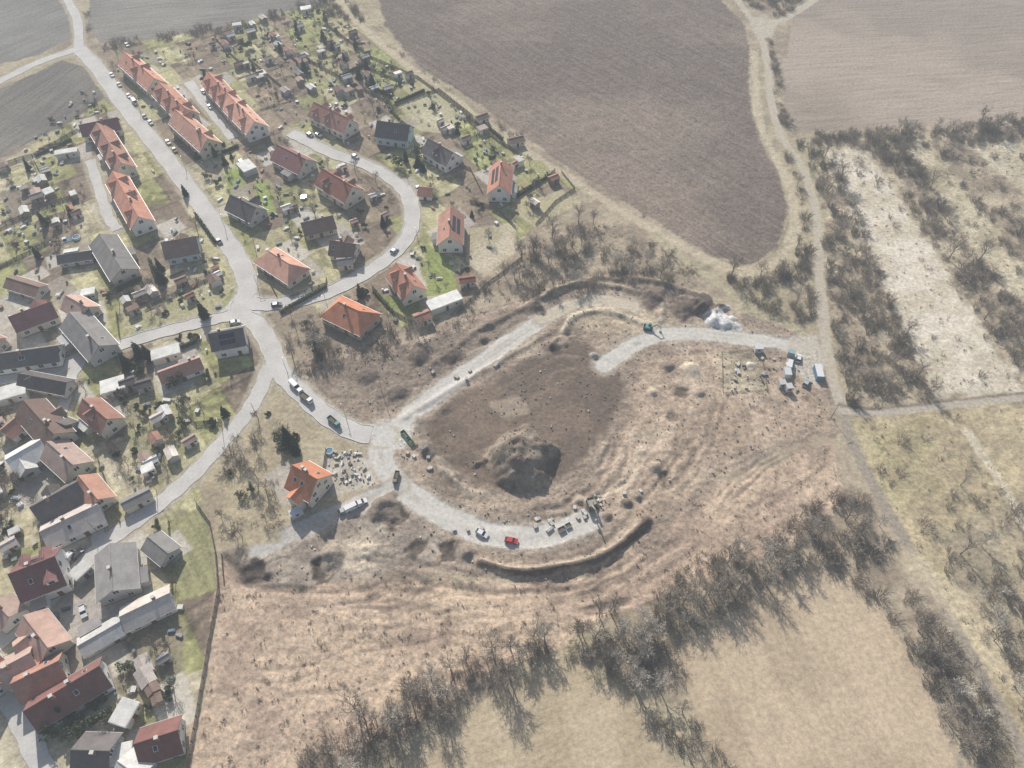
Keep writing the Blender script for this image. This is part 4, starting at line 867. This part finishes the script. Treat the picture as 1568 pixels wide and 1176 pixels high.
def skip(px,py,rz,L,col):
    x,y=G(px,py); b=MB(); m=mat("skip_paint_%d"%int(col[1]*100),col,.6,.2)
    for s in (-1,1): b.box(0,s*1.0,.7,L,.1,1.2,m); b.box(s*L/2,0,.7,.1,2.0,1.2,m)
    b.box(0,0,.2,L,2.0,.15,m); b.box(0,0,.6,L*.85,1.7,.5,ms,0,.6)
    for i in range(5): b.box(-L/2+(i+.5)*L/5,-1.08,.7,.1,.08,1.2,m); b.box(-L/2+(i+.5)*L/5,1.08,.7,.1,.08,1.2,m)
    b.obj("rubbish_skip",(x,y,H(x,y)),rz,sc_=.62)
skip(621,668,-.9,5.5,(.1,.28,.18)); skip(628,677,-.9,5,(.12,.32,.2)); skip(860,812,.5,3,(.4,.39,.38)); skip(870,806,.5,2.5,(.6,.6,.6))
def stack(px,py,rz,col):
    x,y=G(px,py); b=MB(); m=mat("stacked_pipe_%d"%int(col[0]*100),col,.6,.1)
    for r in range(3):
        for i in range(5-r): b.tube((-1.6,(i-(4-r)/2)*.42,.2+r*.36),(1.6,(i-(4-r)/2)*.42,.2+r*.36),.2,.2,m,8,True)
    b.obj("pipe_stack",(x,y,H(x,y)),rz,sc_=.6)
def pallet(px,py,rz,col):
    x,y=G(px,py); b=MB(); m=mat("pallet_goods_%d"%int(col[0]*100),col,.8,.15)
    for k in (-.45,0,.45): b.box(k,0,.07,.1,1.0,.12,M_wood)
    b.box(0,0,.16,1.2,1.0,.05,M_wood)
    for i in range(3):
        for j in range(2): b.box(-.38+i*.38,-.24+j*.48,.5+.02*j,.36,.46,.62,m)
    b.obj("loaded_pallet",(x,y,H(x,y)),rz,sc_=.85)
for i in range(38):
    px,py=random.choice([(720+U(-25,20),815+U(-8,6)),(835+U(-20,20),800+U(-8,8)),(1150+U(-40,50),560+U(-12,20)),(1180+U(-40,30),575+U(-12,20)),(690+U(-30,30),578+U(-10,10)),(640+U(-20,20),705+U(-20,20)),(970+U(-40,30),770+U(-20,10)),(525+U(-20,20),720+U(-20,20)),(895+U(-15,15),785+U(-10,10))])
    pallet(px,py,U(0,3),random.choice([(.65,.63,.6),(.45,.43,.4),(.55,.5,.44)]))
for px,py in [(760,560),(842,812),(1130,570),(650,690),(480,780)]: stack(px,py,U(0,3),random.choice([(.55,.54,.5),(.4,.38,.34)]))
def lamp(px,py,pole=False):
    x,y=G(px,py); b=MB(); h=7 if pole else 5
    b.tube((0,0,-.2),(0,0,h),.1,.06,M_wood if pole else M_steel,7,True)
    if pole:
        b.box(0,0,h-.6,1.8,.12,.12,M_wood)
        for k in (-.8,0,.8): b.tube((k,0,h-.55),(k,0,h-.3),.06,.04,M_frame,6,True)
    else: b.tube((0,0,h),(1.2,0,h+.25),.05,.04,M_steel,6); b.box(1.4,0,h+.22,.6,.22,.1,M_steel,0,.8)
    b.obj("utility_pole" if pole else "street_lamp",(x,y,0),U(0,6))
for p in [(215,170),(285,260),(345,350),(395,440),(440,570),(530,640),(620,265),(640,370),(500,465),(340,655),(240,752),(130,530)]: lamp(*p)
for p in [(1318,590),(585,600),(350,560),(60,600),(1272,640),(150,815),(395,640)]: lamp(*p,True)
# ------------------------------------------------------------------ haze (box over the valley: absorption + added emission standing in for scattered sunlight)
hz=bpy.data.materials.new("haze_glow"); hz.use_nodes=True; t=hz.node_tree; t.nodes.clear()
dn=.00042
ab=t.nodes.new('ShaderNodeVolumeAbsorption'); ab.inputs['Color'].default_value=(0,0,0,1); ab.inputs['Density'].default_value=dn
em=t.nodes.new('ShaderNodeEmission'); em.inputs['Color'].default_value=(.64,.70,.76,1); em.inputs['Strength'].default_value=dn
ad=t.nodes.new('ShaderNodeAddShader'); t.links.new(ab.outputs[0],ad.inputs[0]); t.links.new(em.outputs[0],ad.inputs[1])
ou=t.nodes.new('ShaderNodeOutputMaterial'); t.links.new(ad.outputs[0],ou.inputs['Volume'])
b=MB(); b.box(0,200,85,2400,2400,190,hz); b.obj("haze_glow_box")
# ------------------------------------------------------------------ light
el=math.radians(35); d=Vector((-.34,.94,0)).normalized()
sv=Vector((d.x*math.cos(el),d.y*math.cos(el),math.sin(el)))
sl=bpy.data.lights.new("sun",'SUN'); sl.energy=5.0; sl.angle=math.radians(.5); sl.color=(1,.96,.9)
so=link(bpy.data.objects.new("sun",sl)); so.rotation_euler=(-sv).to_track_quat('-Z','Y').to_euler(); so.location=(-100,300,300)
w=bpy.data.worlds.new("World"); sc.world=w; w.use_nodes=True; nt=w.node_tree; bg=nt.nodes['Background']; sk=nt.nodes.new('ShaderNodeTexSky'); sk.sky_type='NISHITA'; sk.sun_disc=False; sk.sun_elevation=el; sk.sun_rotation=math.atan2(d.x,d.y); sk.dust_density=2
nt.links.new(sk.outputs[0],bg.inputs[0]); bg.inputs[1].default_value=.09
sc.view_settings.view_transform='Standard'; sc.view_settings.look='None'; sc.view_settings.exposure=0
cam=bpy.data.cameras.new("camera"); cam.sensor_fit='HORIZONTAL'; cam.angle=2*math.atan(784/F); cam.clip_end=8000; cam.clip_start=1
co_=link(bpy.data.objects.new("camera",cam)); co_.location=(0,0,HC); co_.rotation_euler=(math.pi/2-TH,0,0); sc.camera=co_
